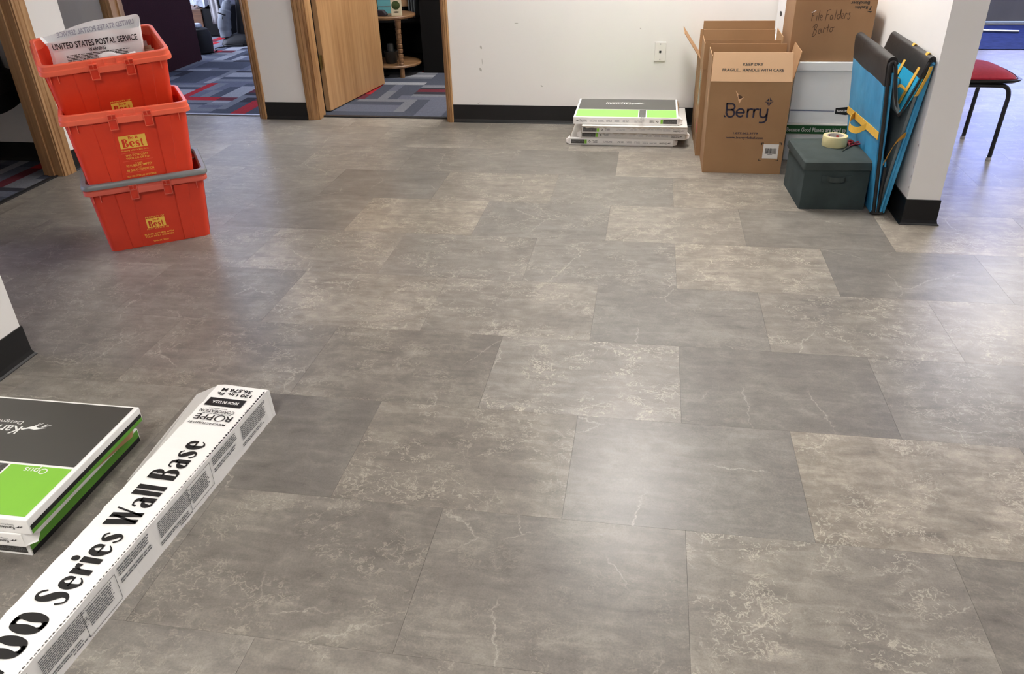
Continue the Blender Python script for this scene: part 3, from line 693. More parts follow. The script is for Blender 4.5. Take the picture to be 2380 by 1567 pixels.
flat('lettering', fit(text('UNITED STATES POSTAL SERVICE', 1, .02), -.176, .158, .322, .348), fb, m_black, pb, .002)
flat('lettering', fit(text('WARNING', 1, .02), -.044, .024, .301, .316), fb, m_black, pb, .002)
flat('fine_print', fineprint(-.135, .126, .258, .296, 6, .5, 4), fb, m_char, pb, .002)
flat('lettering', fit(text('MAIL BAG', 1, .01), -.12, .04, .226, .240), fb, m_char, pb, .002)
gh = fit(text('UNITED STATES POSTAL SERVICE', 1, .02), -.145, .165, .362, .384)
flat('show_through_lettering', ([(.02-x, y) for x, y in gh[0]], gh[1]), F((0, .0275, -.018), (1, 0, .055), (0, 0, 1)), m_ghost, pb, .0015)
cp_ = in_tote('paper_sheet', 'crumpled white paper sheet at the front of the top orange tote', 'paper', (.06, -.1, .22))
G().grid(lambda u, v: (-.06+.15*u-.02*v, .005*math.sin(u*8)+.03*v, .085*v-.02*u*v+.006*math.sin(u*9+v*5)), 10, 6).build('sheet', m_paper, cp_, smooth=True, solid=.0008)
for i, (x, y, z, rz, w, lab, m) in enumerate(((.178, .066, .215, .15, .09, 'beige envelope right of the postal bag in the top orange tote, nearest of the bundle', m_manila),
                                  (.176, .086, .225, .1, .08, 'beige envelope second behind the postal bag in the top orange tote', m_manila),
                                  (.17, .106, .24, .05, .07, 'pale envelope third behind the postal bag in the top orange tote', m_paper),
                                  (.165, .126, .255, .02, .06, 'pinkish envelope farthest back of the bundle in the top orange tote', m_manila))):
    e = in_tote('envelope', lab, 'envelope', (x, y, z), 'envelopes in the top tote')
    G().box(-w/2, -.0015, -.11, w/2, .0015, .035).build('paper', m, e, .0006)
    G().slab([(-w/2, -.002, .035), (w/2, -.002, .035), (0, -.002, .005)], .0008).build('flap', m, e)
gp = in_tote('folded_paper', 'grey folded paper lying at the left end inside the top orange tote', 'paper', (-.165, -.115, .215))
G().grid(lambda u, v: (-.04+.07*u, -.04+.09*v, .02*math.sin(u*PI)+.012*v), 6, 6).build('sheet', m_whiteg, gp, smooth=True, solid=.0015)

# ================================================================== FLOORING CARTONS
def flooring_carton(label, loc, rz, flip, top, group, W=.63, D=.475, H=.042, ends=(False, True), endprint=False, torn=False, front='full'):
    t = thing('flooring_carton', label, 'carton', loc, (0, 0, rz), group)
    G().box(-W/2, -D/2, 0, W/2, D/2, H).build('carton_body', m_white if not torn else m_whiteg, t, .0025)
    ftop = F((0, 0, H), (1, 0, 0), (0, 1, 0))
    if top:
        dk, gr = (m_char, m_lime) if top == 'fg' else (m_char2, m_lime2)
        x0, x1 = -W/2+.012, W/2-.012; yb, yd = -D/2+.012, -D/2+.19
        xl = W/2-.19-.044 if top == 'fg' else -W/2+.395
        flat('dark_panel', rects((x0, yd+.008, x1, D/2-.008)), ftop, dk, t)
        flat('green_panel', rects((x0, yb, xl-.006, yd), (xl+.046, yb, x1, yd)), ftop, gr, t)
        flat('dark_label', rects((xl, yb, xl+.04, yd)), ftop, dk, t)
        if top == 'fg': ax, ay, kx, fsz = W/2-.264, -D/2+.309, W/2-.272, 1
        else: ax, ay, kx, fsz = -W/2+.357, -D/2+.322, -W/2+.347, 1
        flat('logo', xf(antelope(), -.078, -.10, ax+.07, ay+.056), ftop, m_whiteink, t, .0013)
        # upside-down words, read from the far side
        up_ = F((0, 0, H), (-1, 0, 0), (0, -1, 0))
        flat('lettering', fit(text('Karndean', 1, .012, 'LEFT'), -kx, -kx+.168, -ay-.036, -ay), up_, m_whiteink, t, .0013)
        flat('lettering', fit(text('Designflooring', 1, 0, 'LEFT'), -kx+.014, -kx+.168, -ay-.062, -ay-.043), up_, m_whiteink, t, .0013)
        if top == 'fg':
            flat('lettering', fit(text('Opus', 1, 0), -(W/2-.071), -(W/2-.139), D/2-.190, D/2-.161), up_, m_whiteink, t, .0013)
            flat('lettering', fit(text('2', 1, 0), -xl-.032, -xl-.01, D/2-.19, D/2-.165), up_, m_ink, t, .0013)
        else:
            flat('fine_print', fineprint(.12, .20, -.058, -.046, 1, .7, 3, 0), ftop, m_whiteink, t, .0013)
        flat('fine_print', fineprint(-.16, -.02, -.012, .012, 4, .5, 8), F((xl+.02, -D/2+.10, H), (0, 1, 0), (-1, 0, 0)), m_ink, t, .0013)
    ff = F((0, -D/2, H/2), (1, 0, 0), (0, 0, 1)) if not flip else F((0, -D/2, H/2), (-1, 0, 0), (0, 0, -1))
    L = -W/2
    flat('logo', xf(antelope(), .022, .022, L+.015, -.004), ff, m_black, t)
    flat('lettering', fit(text('Karndean', 1, .012, 'LEFT'), L+.04, L+.083, .0, .009), ff, m_black, t)
    flat('lettering', fit(text('Designflooring', 1, .0, 'LEFT'), L+.04, L+.083, -.0085, -.002), ff, m_ink, t)
    flat('fine_print', merge(*[fineprint(L+a, L+a+w, -.007, .007, 2, .4, int(a*100)) for a, w in ((.1, .05), (.15, .04), (.2, .04), (.25, .035), (.30, .04), (.37, .06))]), ff, mat('pale_ink', (176, 174, 176), .6) if 'pale_ink' not in bpy.data.materials else bpy.data.materials['pale_ink'], t)
    flat('recycling_mark', xf(recycle(), .0135, .0135, W/2-.122, 0), ff, m_black, t)
    flat('fine_print', fineprint(W/2-.17, W/2-.14, -.009, .008, 3, .5, 5), ff, m_ink, t)
    flat('dark_label', rects((W/2-.09, -.0125, W/2-.008, .0125)), ff, m_char, t)
    flat('green_square', rects((W/2-.105, -.0125, W/2-.091, .0125)), ff, m_lime, t)
    flat('lettering', fit(text('GLUEDOWN', 1, 0), W/2-.085, W/2-.012, -.006, .006), ff, m_ink, t, .0012)
    if endprint:
        fe = F((W/2, 0, 0), (0, 1, 0), (0, 0, 1))
        flat('black_band', rects((-D/2+.004, H*.28 if endprint == 1 else 0.001, D/2-.004, H*.56 if endprint == 1 else H*.36)), fe, m_black, t)
        flat('green_band', rects((-D/2+.004, H*.02 if endprint == 1 else H*.36, D/2-.004, H*.28 if endprint == 1 else H*.95)), fe, mat('shaded_lime_ink', (96, 160, 52), .5) if 'shaded_lime_ink' not in bpy.data.materials else bpy.data.materials['shaded_lime_ink'], t)
    if torn:                                                # ripped front edge, showing board
        rr = random.Random(int(abs(loc[2])*1000)+3); n = 40; top_, bot = [], []
        for i in range(n+1):
            x = -W/2+W*i/n; top_.append((x, H/2-.0005)); bot.append((x, H/2-.006-.008*rr.random()))
        vs = top_+bot; fs = [(i, n+1+i, n+2+i, i+1) for i in range(n)]
        flat('torn_edge', (vs, fs), F((0, -D/2, H/2), (1, 0, 0), (0, 0, 1)), m_torn, t, .0011)
    for k, sx in ((0, -1), (1, 1)):                         # loose end flaps
        if not ends[k]: continue
        x = sx*W/2
        g = G().slab([(x, -D/2+.002, .003), (x+sx*.022, -D/2+.018, .006), (x+sx*.026, -D/2+.03, H*.62), (x, -D/2+.004, H-.002)], .0015)
        g.slab([(x, -D/2+.004, H-.002), (x+sx*.026, -D/2+.03, H*.62), (x+sx*.006, -D/2+.07, H-.003)], .0012)
        g.build('end_flap', m_white, t)
        G().slab([(x+sx*.002, -D/2+.05, .002), (x+sx*.016, -D/2+.09, .002), (x+sx*.012, D/2-.03, .002), (x+sx*.002, D/2-.01, .002), (x+sx*.002, D/2-.01, H-.004), (x+sx*.002, -D/2+.05, H-.004)][2:6], .002).build('end_flap', m_cardin, t)
    return t
GB = 'flooring cartons stacked by the back wall'
flooring_carton('white flooring carton on the floor, bottom of the back wall stack', (-.152, 5.09, 0), 0, True, None, GB, ends=(True, True))
flooring_carton('white ripped-corner flooring carton, second from the floor in the back wall stack', (-.082, 5.085, .0425), -.012, True, None, GB, ends=(True, True), torn=True)
flooring_carton('white flooring carton with torn edge, just under the top back wall one', (-.078, 5.055, .085), .008, True, None, GB, ends=(False, False), torn=True)
flooring_carton('white flooring carton with pale green and grey lid, topping the back wall stack', (-.132, 5.088, .1285), 0, False, 'bk', GB, ends=(False, True), H=.0435)
GF = 'flooring cartons stacked by the left wall'
flooring_carton('white flooring carton at the bottom of the foreground stack, with a wide green end band', (-1.435-.315, 1.215+.2375, 0), .0, False, None, GF, ends=(False, False), endprint=2)
flooring_carton('white flooring carton in the middle of the foreground stack, with a bent corner flap', (-1.432-.315, 1.195+.2375, .0425), .02, True, None, GF, ends=(False, True), endprint=0)
flooring_carton('flooring carton with bright green and charcoal lid, on top of the foreground stack', (-1.397-.315, 1.203+.2375, .0855), .0, True, 'fg', GF, ends=(False, False), endprint=1, H=.0445)

# ================================================================== LONG WALL-BASE CARTON
WB = thing('wall_base_carton', 'long narrow white carton with big black lettering lying open-ended in the foreground', 'carton', (-1.087, 1.851, 0), (0, 0, 0))
dd = Vector((-.05383, -.99855, 0)); ww = Vector((-.99855, .05383, 0))
LB, WW, HB = 1.33, .166, .1
def wbp(d, w, z): return dd*d+ww*w+Vector((0, 0, z))
g = G()
nL = 60
def sec(d, k): # slightly wavy crushed section
    r2 = random.Random(k); j = lambda a: r2.uniform(-a, a)
    wr = -.001+j(.0012); wl = WW*.995-.024*min(1, d/.9)*1.0+j(.0015); return [wbp(d, wr, 0), wbp(d, j(.001), HB+j(.0008)), wbp(d, wl, HB+j(.001)), wbp(d, wl+.003, 0)]
secs = [sec(LB*i/nL, i) for i in range(nL+1)]
g.rings([[tuple(p) for p in s] for s in secs], False, True)
g.build('carton_tube', m_white, WB)
g = G()
g.rings([[tuple(p) for p in (wbp(.002, .003, .003), wbp(.002, .003, HB-.003), wbp(.002, WW-.004, HB-.003), wbp(.002, WW-.004, .003))], [tuple(p) for p in (wbp(.5, .003, .003), wbp(.5, .003, HB-.003), wbp(.5, WW-.02, HB-.003), wbp(.5, WW-.02, .003))]], False, True)
g.build('tube_lining', m_cardin, WB, fix=False)
# far-end lid flap and the torn side panel splayed out to the left
G().slab([wbp(0, 0, HB), wbp(0, WW, HB), wbp(-.022, WW-.01, HB-.012), wbp(-.004, .002, HB-.002)], .003, n=(0, 0, -1)).build('end_flap', m_white, WB)
G().slab([wbp(0, -.001, 0), wbp(.006, -.001, HB), wbp(-.004, -.003, HB-.003), wbp(-.010, -.004, .002)], .003, n=ww).build('end_flap', m_white, WB)
G().slab([wbp(.0, WW-.001, HB-.001), wbp(.022, WW+.066, .072), wbp(.065, WW+.068, .064), wbp(.405, WW+.044, .050), wbp(.40, WW-.012, HB-.002)], .003, n=(0, 0, -1)).build('side_flap', m_whiteg, WB)  # grey-white card puts the shade on this flap into its colour
ft = F(wbp(0, 0, HB+.0012), -dd, ww)                    # reads away from the camera, tops to the left
flat('lettering', fit(word('Base'), -.437, -.272, .036, .116), ft, m_black, WB, .0006)
flat('lettering', fit(word('Wall'), -.612, -.462, .036, .116), ft, m_black, WB, .0006)
flat('lettering', fit(word('Series'), -.852, -.634, .034, .114), ft, m_black, WB, .0006)
flat('lettering', fit(word('700'), -1.045, -.876, .032, .112), ft, m_black, WB, .0006)
fu = F(wbp(0, 0, HB+.0012), ww, dd)                      # the small block, upside down for the camera
for s, x0, x1, d0, d1, b in (('36.576 M', .040, .138, .014, .032, .03), ('120 Lin. Ft.', .030, .144, .037, .052, .025), ('www.roppe.com', .065, .125, .115, .122, 0), ('CORPORATION', .036, .146, .126, .140, .005), ('R   PPE', .028, .144, .150, .176, .005), ('MANUFACTURED BY', .032, .150, .187, .196, .01)):
    flat('lettering', fit(text(s, 1, b), x0, x1, d0, d1), fu, m_black, WB, .0006)
ring = stroke([(.163*math.cos(a)*.14, .163*math.sin(a)*.14, .0058) for a in [i*2*PI/16 for i in range(17)]], 2)
flat('logo', xf(ring, .62, .57, .065, .163), fu, m_black, WB, .0006)
flat('fine_print', fineprint(.04, .13, .1425, .1475, 1, .6, 4, 0), fu, m_ink, WB, .0006)
flat('black_label', rects((.032, .067, .150, .107)), fu, m_black, WB, .0006)
flat('lettering', fit(text('MADE IN U.S.A.', 1, .03), .048, .134, .081, .094), fu, m_whiteink, WB, .0012)
# perforation along the right top edge and fine print on the right side
flat('perforation', rects(*[(-.02-.0105*i-.0065, .0015, -.02-.0105*i, .0035+.001*(i % 2)) for i in range(118)]), ft, m_char, WB, .0008)
flat('perforation', poly(*[[(-.012-.012*i-.010, .001), (-.012-.012*i-.004, .0085), (-.012-.012*i, .002)] for i in range(27)]), ft, m_black, WB, .0009)
fs_ = F(wbp(0, -.0022, 0), -dd, (0, 0, 1)); sgn = -1
def sidepr(a, b, z0, z1, rows, seed): 
    x0, x1 = sorted((sgn*a, sgn*b)); return fineprint(x0, x1, z0, z1, rows, .55, seed)
blocks = []
for k in range(3):
    o = .4*k
    blocks += [sidepr(.03+o, .175+o, .040, .088, 9, k*9+1), sidepr(.05+o, .18+o, .020, .032, 2, k*9+2), sidepr(.20+o, .325+o, .066, .092, 4, k*9+3), sidepr(.205+o, .325+o, .044, .058, 2, k*9+4), sidepr(.35+o, .435+o, .030, .080, 8, k*9+5), sidepr(.46+o-.02, .50+o, .012, .018, 1, k*9+6)]
flat('fine_print', merge(*[b for b in blocks]), fs_, m_ink, WB, .0008)
def frame2(a, b, z0, z1, w=.0013):
    x0, x1 = sorted((sgn*a, sgn*b)); return rects((x0, z0, x1, z0+w), (x0, z1-w, x1, z1), (x0, z0, x0+w, z1), (x1-w, z0, x1, z1))
flat('print_border', merge(frame2(.338, .447, .017, .090), frame2(.736, .849, .010, .086)), fs_, m_black, WB, .0009)

# ================================================================== BROWN CARTONS (open, flaps up)
TC = .004
def open_carton(label, x0, x1, y0, y1, H, flaps, group, prints=True):
    cx, cy0 = (x0+x1)/2, (y0+y1)/2
    t = thing('cardboard_carton', label, 'carton', (cx, cy0, 0), (0, 0, 0), group)
    W, D = x1-x0, y1-y0
    g = G()
    g.box(-W/2, -D/2, 0, W/2, -D/2+TC, H).box(-W/2, D/2-TC, 0, W/2, D/2, H).box(-W/2, -D/2+TC, 0, -W/2+TC, D/2-TC, H).box(W/2-TC, -D/2+TC, 0, W/2, D/2-TC, H).box(-W/2+TC, -D/2+TC, 0, W/2-TC, D/2-TC, .006)
    g.build('carton_body', m_card, t, .001)
    for side, tilt, h, m, holes in flaps:
        s, c = math.sin(tilt), math.cos(tilt)                # tilt outwards from upright
        if side == 'front': P = [(-W/2+.002, -D/2+.002, H), (W/2-.004, -D/2+.002, H), (W/2-.014, -D/2+.002-s*h, H+c*h), (-W/2+.004, -D/2+.002-s*h, H+c*h)]
        elif side == 'back': P = [(W/2-.004, D/2-.002, H), (-W/2+.004, D/2-.002, H), (-W/2+.006, D/2-.002+s*h, H+c*h), (W/2-.010, D/2-.002+s*h, H+c*h)]
        elif side == 'left': P = [(-W/2+.002, D/2-.006, H), (-W/2+.002, -D/2+.006, H), (-W/2+.002-s*h, -D/2+.02, H+c*h), (-W/2+.002-s*h, D/2-.01, H+c*h)]
        elif side == 'right': P = [(W/2-.002, -D/2+.006, H), (W/2-.002, D/2-.006, H), (W/2-.002+s*h, D/2-.03, H+c*h*1.05), (W/2-.002+s*h, -D/2+.012, H+c*h)]
        f = G().slab(P, .0035).build('flap', m, t, .0008)
        if holes:
            a = [Vector(p) for p in P]; ctr = (a[0]+a[1])*.5*.45+(a[2]+a[3])*.5*.55; u = (a[1]-a[0]).normalized(); v = (a[3]-a[0]).normalized()
            flat('hand_hole', disc(0, 0, .028, .013, 14), F(ctr, u, v) if side in ('left',) else F(ctr, u, v), m_hole, f, .0002)
            n = u.cross(v)
            flat('hand_hole', disc(0, 0, .028, .013, 14), F(ctr, -u, v), m_hole, f, .0042 if False else .0002)
    return t
GC = 'open brown cartons by the wall'
BW, BD = .415, .292
b1 = open_carton('open brown cardboard carton with dark logo lettering and raised front flap tinted as lit', .314, .729, 4.37, 4.662, .489,
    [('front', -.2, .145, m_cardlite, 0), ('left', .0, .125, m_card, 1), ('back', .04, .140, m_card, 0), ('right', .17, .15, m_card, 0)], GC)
ff = F((0, -BD/2, 0), (1, 0, 0), (0, 0, 1)); bx = -.5215
mono = lambda pts, w: stroke(pts, 6, w)
w_ = .13
def circ(cx, cy_, r, a0, a1, w, n=12): return stroke([(cx+r*math.cos(a0+(a1-a0)*i/n), cy_+r*math.sin(a0+(a1-a0)*i/n), w) for i in range(n+1)], 2)
logo = merge(bar(.06, .25, .19, 1.0), bar(.06, .88, .48, 1.0), bar(.14, .46, .48, .58), circ(.46, .73, .21, -PI/2, PI/2, .12), circ(.42, .28, .26, -PI*1.02, PI/2, .12), poly([(-.02, 0), (.14, 0), (-.02, .18)]),
    circ(1.1, .32, .27, .0, PI*1.78, .12, 18), bar(.86, .27, 1.4, .375),
    bar(1.55, .0, 1.67, .62), circ(1.83, .36, .23, PI*.32, PI, .12), bar(1.98, .0, 2.10, .62), circ(2.26, .36, .23, PI*.32, PI, .12),
    stroke([(2.48, .64, .12), (2.48, .3, .12), (2.55, .1, .12), (2.72, .02, .12), (2.89, .1, .12), (2.96, .3, .12)], 5), bar(2.91, .0, 3.03, .64), stroke([(2.97, .02, .12), (2.95, -.16, .12), (2.84, -.3, .12), (2.66, -.35, .12), (2.48, -.34, .12)], 5))
flat('logo_lettering', xf(logo, .0735, .0745, bx+.402, .3055), ff, m_navyink, b1, .0014)
def star(cx, cy_, r):
    o = []
    for k in range(4):
        a = PI/4+k*PI/2; q = r*.10
        sx, sy_ = (1 if math.cos(a) > 0 else -1), (1 if math.sin(a) > 0 else -1)
        o.append([(cx+sx*q, cy_+sy_*q), (cx+sx*r, cy_+sy_*q), (cx+sx*r*.42, cy_+sy_*r*.42), (cx+sx*q, cy_+sy_*r)])
    return poly(*o)
flat('logo', star(bx+.6235, .389, .0225), ff, m_navyink, b1, .0014)
flat('lettering', fit(text('1.877.662.3779', 1, .02), bx+.458, bx+.586, .2155, .2265), ff, m_navyink, b1, .0014)
flat('lettering', fit(text('www.berryglobal.com', 1, .02), bx+.424, bx+.617, .1875, .2035), ff, m_navyink, b1, .0014)
flat('barcode_label', rects((bx+.624, .087, bx+.704, .165)), ff, m_plate, b1, .0012)
rr = random.Random(5); x = bx+.636; bars_ = []
while x < bx+.692: w = rr.choice([.0009, .0016, .0024]); bars_.append((x, .112, x+w, .142)); x += w+rr.choice([.0009, .0014])
flat('barcode', rects(*bars_, (bx+.65, .106, bx+.675, .109)), ff, m_black, b1, .0018)
cb = lambda x, y, sx, sy_: [(min(x, x+sx*.013), min(y, y+sy_*.0032), max(x, x+sx*.013), max(y, y+sy_*.0032)), (min(x, x+sx*.0032), min(y, y+sy_*.013), max(x, x+sx*.0032), max(y, y+sy_*.013))]
flat('corner_mark', rects(*(cb(bx+.612, .172, 1, -1)+cb(bx+.717, .174, -1, -1)+cb(bx+.607, .072, 1, 1)+cb(bx+.71, .074, -1, 1))), ff, m_black, b1, .0014)
flat('torn_patch', poly([(-.075, .445), (-.052, .418), (-.03, .409), (-.042, .395), (-.048, .378), (-.056, .395), (-.06, .41)]), ff, m_cardlite, b1, .0014)
flat('torn_patch', poly([(-.06, .424), (-.04, .416), (-.035, .408), (-.05, .40), (-.056, .405)]), ff, m_darkwood, b1, .0018)
fk = F((0, -BD/2+.0015, .489), (1, 0, 0), (0, math.sin(.2), math.cos(.2)))
flat('lettering', fit(text('KEEP DRY', 1, .02), -.05, .052, .079, .093), fk, m_char, b1, .0042)
flat('lettering', fit(text('FRAGILE... HANDLE WITH CARE', 1, .02), -.152, .156, .051, .065), fk, m_char, b1, .0042)
flat('packing_tape', rects((-.01, .34, .01, .45)), F((-BW/2, -.07, 0), (0, -1, 0), (0, 0, 1)), m_cardlite, b1, .0012)
b2 = open_carton('open brown carton with pale green label on its left side, middle of three', .287, .702, 4.68, 4.972, .489,
    [('front', .0, .155, m_card, 0), ('left', -.02, .135, m_card, 1), ('back', .05, .165, m_card, 0), ('right', -.02, .17, m_cardin, 0)], GC)
fl = F((-BW/2, 0, 0), (0, -1, 0), (0, 0, 1))
flat('shipping_label', rects((-.02, .27, .06, .46)), fl, m_pale, b2, .0012)
flat('fine_print', fineprint(-.015, .055, .28, .45, 14, .4, 9), fl, m_ink, b2, .0018)
flat('red_sticker', rects((.05, .12, .11, .2)), fl, m_red, b2, .0012)
b3 = open_carton('brown cardboard carton against the wall, farthest of three, with a flap leaning out left', .285, .70, 4.995, 5.285, .489,
    [('front', .0, .21, m_card, 0), ('left', .62, .17, m_card, 0), ('back', .02, .12, m_card, 0)], GC)

# ---- white file boxes, two stacks
def file_box(label, x0, x1, y0, y1, z0, h, lid, group, style):
    t = thing('file_box', label, 'file box', ((x0+x1)/2, (y0+y1)/2, z0), (0, 0, 0), group)
    W, D = x1-x0, y1-y0
    G().box(-W/2, -D/2, 0, W/2, D/2, h-.002).build('box_body', m_fbox, t, .003)
    G().box(-W/2-.012, -D/2-.012, h-lid, W/2+.012, D/2+.012, h).build('lid', m_fbox if style != 'green' else m_whiteg, t, .003)
    f = F((0, -D/2, 0), (1, 0, 0), (0, 0, 1)); fl = F((0, -D/2-.012, 0), (1, 0, 0), (0, 0, 1)); fs = F((-W/2, 0, 0), (0, -1, 0), (0, 0, 1))
    if style == 'green':
        flat('green_band', rects((-W/2-.01, h-lid+.006, W/2+.01, h-.008)), fl, m_greenband, t, .0012)
        flat('lettering', fit(word_text('Because Good Planets are Hard to Find'), -.192, .168, h-lid+.018, h-.02), fl, m_whiteg, t, .002)
    else:
        flat('blue_line', rects((-W/2+.002, .067, .047, .0705), (-W/2+.002, .073, .047, .0745)), f, m_blueline, t, .0012)
        flat('logo_plate', poly([(.053, .055), (.11, .048), (.155, .055), (.155, .085), (.11, .092), (.053, .085)]), f, m_black, t, .0014)
        flat('lettering', fit(text('BANKERS BOX', 1, .02, 'LEFT'), .062, .148, .064, .077), f, m_whiteink, t, .0022)
        flat('hand_hole', disc(0, h*.45, .04, .014, 16), fs, m_hole, t, .0012)
    return t
def word_text(s): return text(s, 1, .018, spacing=1.05)
m_fbox = mat('white_file_board', (242, 243, 244), .6, var=.02, vs=5, bump=.04, bs=50)
GFB = 'white file boxes in the corner'
file_box('white file box with green slogan band, on the floor behind the dark bin', .777, 1.152, 4.632, 4.95, 0, .212, .062, GFB, 'green')
file_box('white file box with blue line and black label, under the handwritten brown box', .777, 1.152, 4.632, 4.95, .2125, .329, .045, GFB, 'blue')
for z, lab in ((0, 'white file box hidden on the floor at the back of the corner stack'), (.292, 'white file box in the middle of the back corner stack'), (.584, 'white file box with blue line and oval hand hole left of the handwritten brown box')):
    file_box(lab, .735, 1.06, 4.985, 5.31, z, .290, .045, GFB, 'blue')

# ---- handwritten brown box on the white file box
hb = thing('cardboard_box', 'brown cardboard box with handwritten words, standing on the white file box', 'carton', (.932, 4.80, .5425))
W, D, H = .406, .33, .312
G().box(-W/2, -D/2, 0, W/2, D/2, H).build('box_body', m_cardb := mat('brown_cardboard', (158, 121, 86), .8, var=.05, vs=4, c2=(148, 111, 78)), hb, .003)
G().slab([(-W/2+.004, -D/2, H), (W/2-.004, -D/2, H), (W/2-.006, 0, H+.006), (-W/2+.006, 0, H+.006)], .003).build('top_flap', m_cardb, hb)
G().slab([(W/2-.006, .004, H+.006), (W/2-.004, D/2, H), (-W/2+.004, D/2, H), (-W/2+.006, .004, H+.006)][::-1], .003).build('top_flap', m_cardb, hb)
f = F((0, -D/2, 0), (1, 0, 0), (0, 0, 1))
hw = lambda *q: merge(*[stroke(p, 5, .075) for p in q])
FL = hw([(.0, 0), (.06, .5), (.1, 1.0)], [(.08, .98), (.3, 1.05), (.5, 1.05)], [(.05, .55), (.3, .6)], [(.62, .0), (.66, .55)], [(.68, .75), (.69, .8)], [(.86, .0), (.95, 1.05)], [(1.05, .3), (1.3, .36), (1.28, .55), (1.12, .55), (1.06, .25), (1.2, .05), (1.38, .12)],
    [(1.75, -.05), (1.9, 1.0)], [(1.85, 1.0), (2.1, 1.08), (2.35, 1.1)], [(1.82, .55), (2.15, .6)], [(2.6, .5), (2.4, .5), (2.36, .15), (2.55, .05), (2.66, .45), (2.7, .05)], [(2.92, .05), (3.05, 1.1)], [(3.5, .55), (3.3, .6), (3.2, .25), (3.38, .1), (3.55, .4), (3.62, 1.1), (3.58, .1)], [(3.75, .35), (4.0, .42), (3.95, .62), (3.8, .58), (3.78, .2), (4.02, .15)], [(4.15, .1), (4.2, .6), (4.35, .66), (4.45, .55)], [(4.8, .7), (4.62, .62), (4.82, .35), (4.7, .05), (4.5, .1)])
flat('handwriting', xf(FL, .0395, .047, -.112, .205, .035), f, m_marker, hb, .0012)
BA = hw([(.1, -.15), (.3, .5), (.35, .95)], [(.05, .75), (.4, 1.05), (.65, .95), (.5, .6), (.3, .5)], [(.3, .5), (.6, .4), (.5, .0), (.2, -.2), (.05, -.15)], [(1.2, .55), (.95, .5), (.88, .15), (1.05, .08), (1.2, .5), (1.25, .1)], [(1.5, .1), (1.55, .55), (1.7, .62), (1.82, .5)], [(2.05, .1), (2.15, 1.0)], [(1.9, .62), (2.3, .7)], [(2.35, .3), (2.5, .62), (2.75, .55), (2.65, .2), (2.42, .2), (2.38, .4)], [(2.7, .55), (3.0, .68)])
flat('handwriting', xf(BA, .0375, .047, -.10, .137, .06), f, m_marker, hb, .0012)
fud = F((0, -D/2, 0), (-1, 0, 0), (0, 0, -1))
flat('lettering', fit(text('Benckiser', 1, .02, 'LEFT'), -.163, -.070, -.299, -.284), fud, m_black, hb, .0012)
flat('lettering', fit(text('Reckitt', 1, .02, 'LEFT'), -.157, -.094, -.277, -.262), fud, m_black, hb, .0012)
flat('print_mark', poly([(-.181, -.252), (-.156, -.252), (-.176, -.244)], [(-.176, -.276), (-.172, -.276), (-.164, -.255), (-.172, -.257)]), fud, m_black, hb, .0012)
flat('torn_tape', poly([(-.117, .247), (-.096, .258), (-.094, .256), (-.115, .244)]), f, m_plate, hb, .0014)

# ================================================================== FABRIC BIN, TAPE, SCISSORS
bn = thing('storage_bin', 'dark grey-green fabric storage bin with lid standing beside the blue folded mat', 'storage bin', (.893, 4.037, 0), (0, 0, .06))
W, D = .302, .378
G().rings([rrect(W+.004, D, .006, 0, 2), rrect(W, D-.002, .006, .205, 2)]).build('bin_body', m_bin, bn, smooth=True)
G().rings([rrect(W+.016, D+.022, .008, .197, 3), rrect(W+.020, D+.026, .01, .203, 3), rrect(W+.016, D+.022, .012, .234, 3), rrect(W+.002, D+.002, .014, .240, 3)]).build('lid', m_binlid, bn, smooth=True)
hp = cat_rom([(-.062, 0), (-.045, .001), (-.03, .018), (0, .026), (.03, .018), (.045, .001), (.062, 0)], 4)
G().rings([[(x, -D/2-.001-y, .142), (x, -D/2-.001-y, .166), (x, -D/2+.001-y, .166), (x, -D/2+.001-y, .142)] for x, y in hp]).build('handle', m_binlid, bn, smooth=False)
for x in (-.0555, .0555): G().box(x-.0125, -D/2-.0025, .138, x+.0125, -D/2, .17).build('handle_patch', m_bin, bn)
tp = thing('tape_roll', 'roll of clear packing tape standing flat on the fabric bin lid', 'tape', (.925, 4.108, .2402))
G().lathe([(.0585, .0005), (.0595, .003), (.0595, .047), (.0585, .05), (.041, .05), (.0405, .048), (.0405, .002), (.041, .0005)], 40, cap0=False, cap1=False).build('tape_winding', m_tape, tp, smooth=True)
G().lathe([(.0405, .0), (.0405, .0505), (.0375, .0505), (.0375, .0)], 40, cap0=False, cap1=False).build('core', m_core, tp, smooth=True)
for a in (1.1, 2.3): 
    cxx, cyy = .0374*math.cos(a), .0374*math.sin(a)
    flat('core_print', disc(0, 0, .008, .006, 12), F((cxx, cyy, .036), (math.sin(a), -math.cos(a), 0), (0, 0, 1)), m_red, tp, .0006)
sx = thing('scissors', 'scissors with dark red handles lying on the fabric bin lid by the tape', 'scissors', (.992, 4.084, .2404), (0, 0, 1.053)); sx.scale = (.9, .9, .9)
for s in (-1, 1):
    bl = G().slab([(-.118, s*.001, .003+.0012*(s > 0)), (-.03, -s*.008, .003+.0012*(s > 0)), (.004, -s*.004, .003+.0012*(s > 0)), (.004, s*.006, .003+.0012*(s > 0)), (-.04, s*.004, .003+.0012*(s > 0))], .0012).build('blade', m_steel, sx)
    lp = [(.0, s*.002, .006), (.03, s*.010, .006), (.052, s*.020, .007)]
    ring = [(.074+.026*math.cos(a), s*.021+.0135*math.sin(a), .0065) for a in [PI+i*2*PI/16 for i in range(17)]]
    G().tube(lp, .0048, 8).tube(ring, .0050, 8).build('finger_loop', m_scis, sx, smooth=True)
G().lathe([(.0045, .002), (.0045, .0072), (.003, .008)], 12).build('pivot', m_steel, sx)

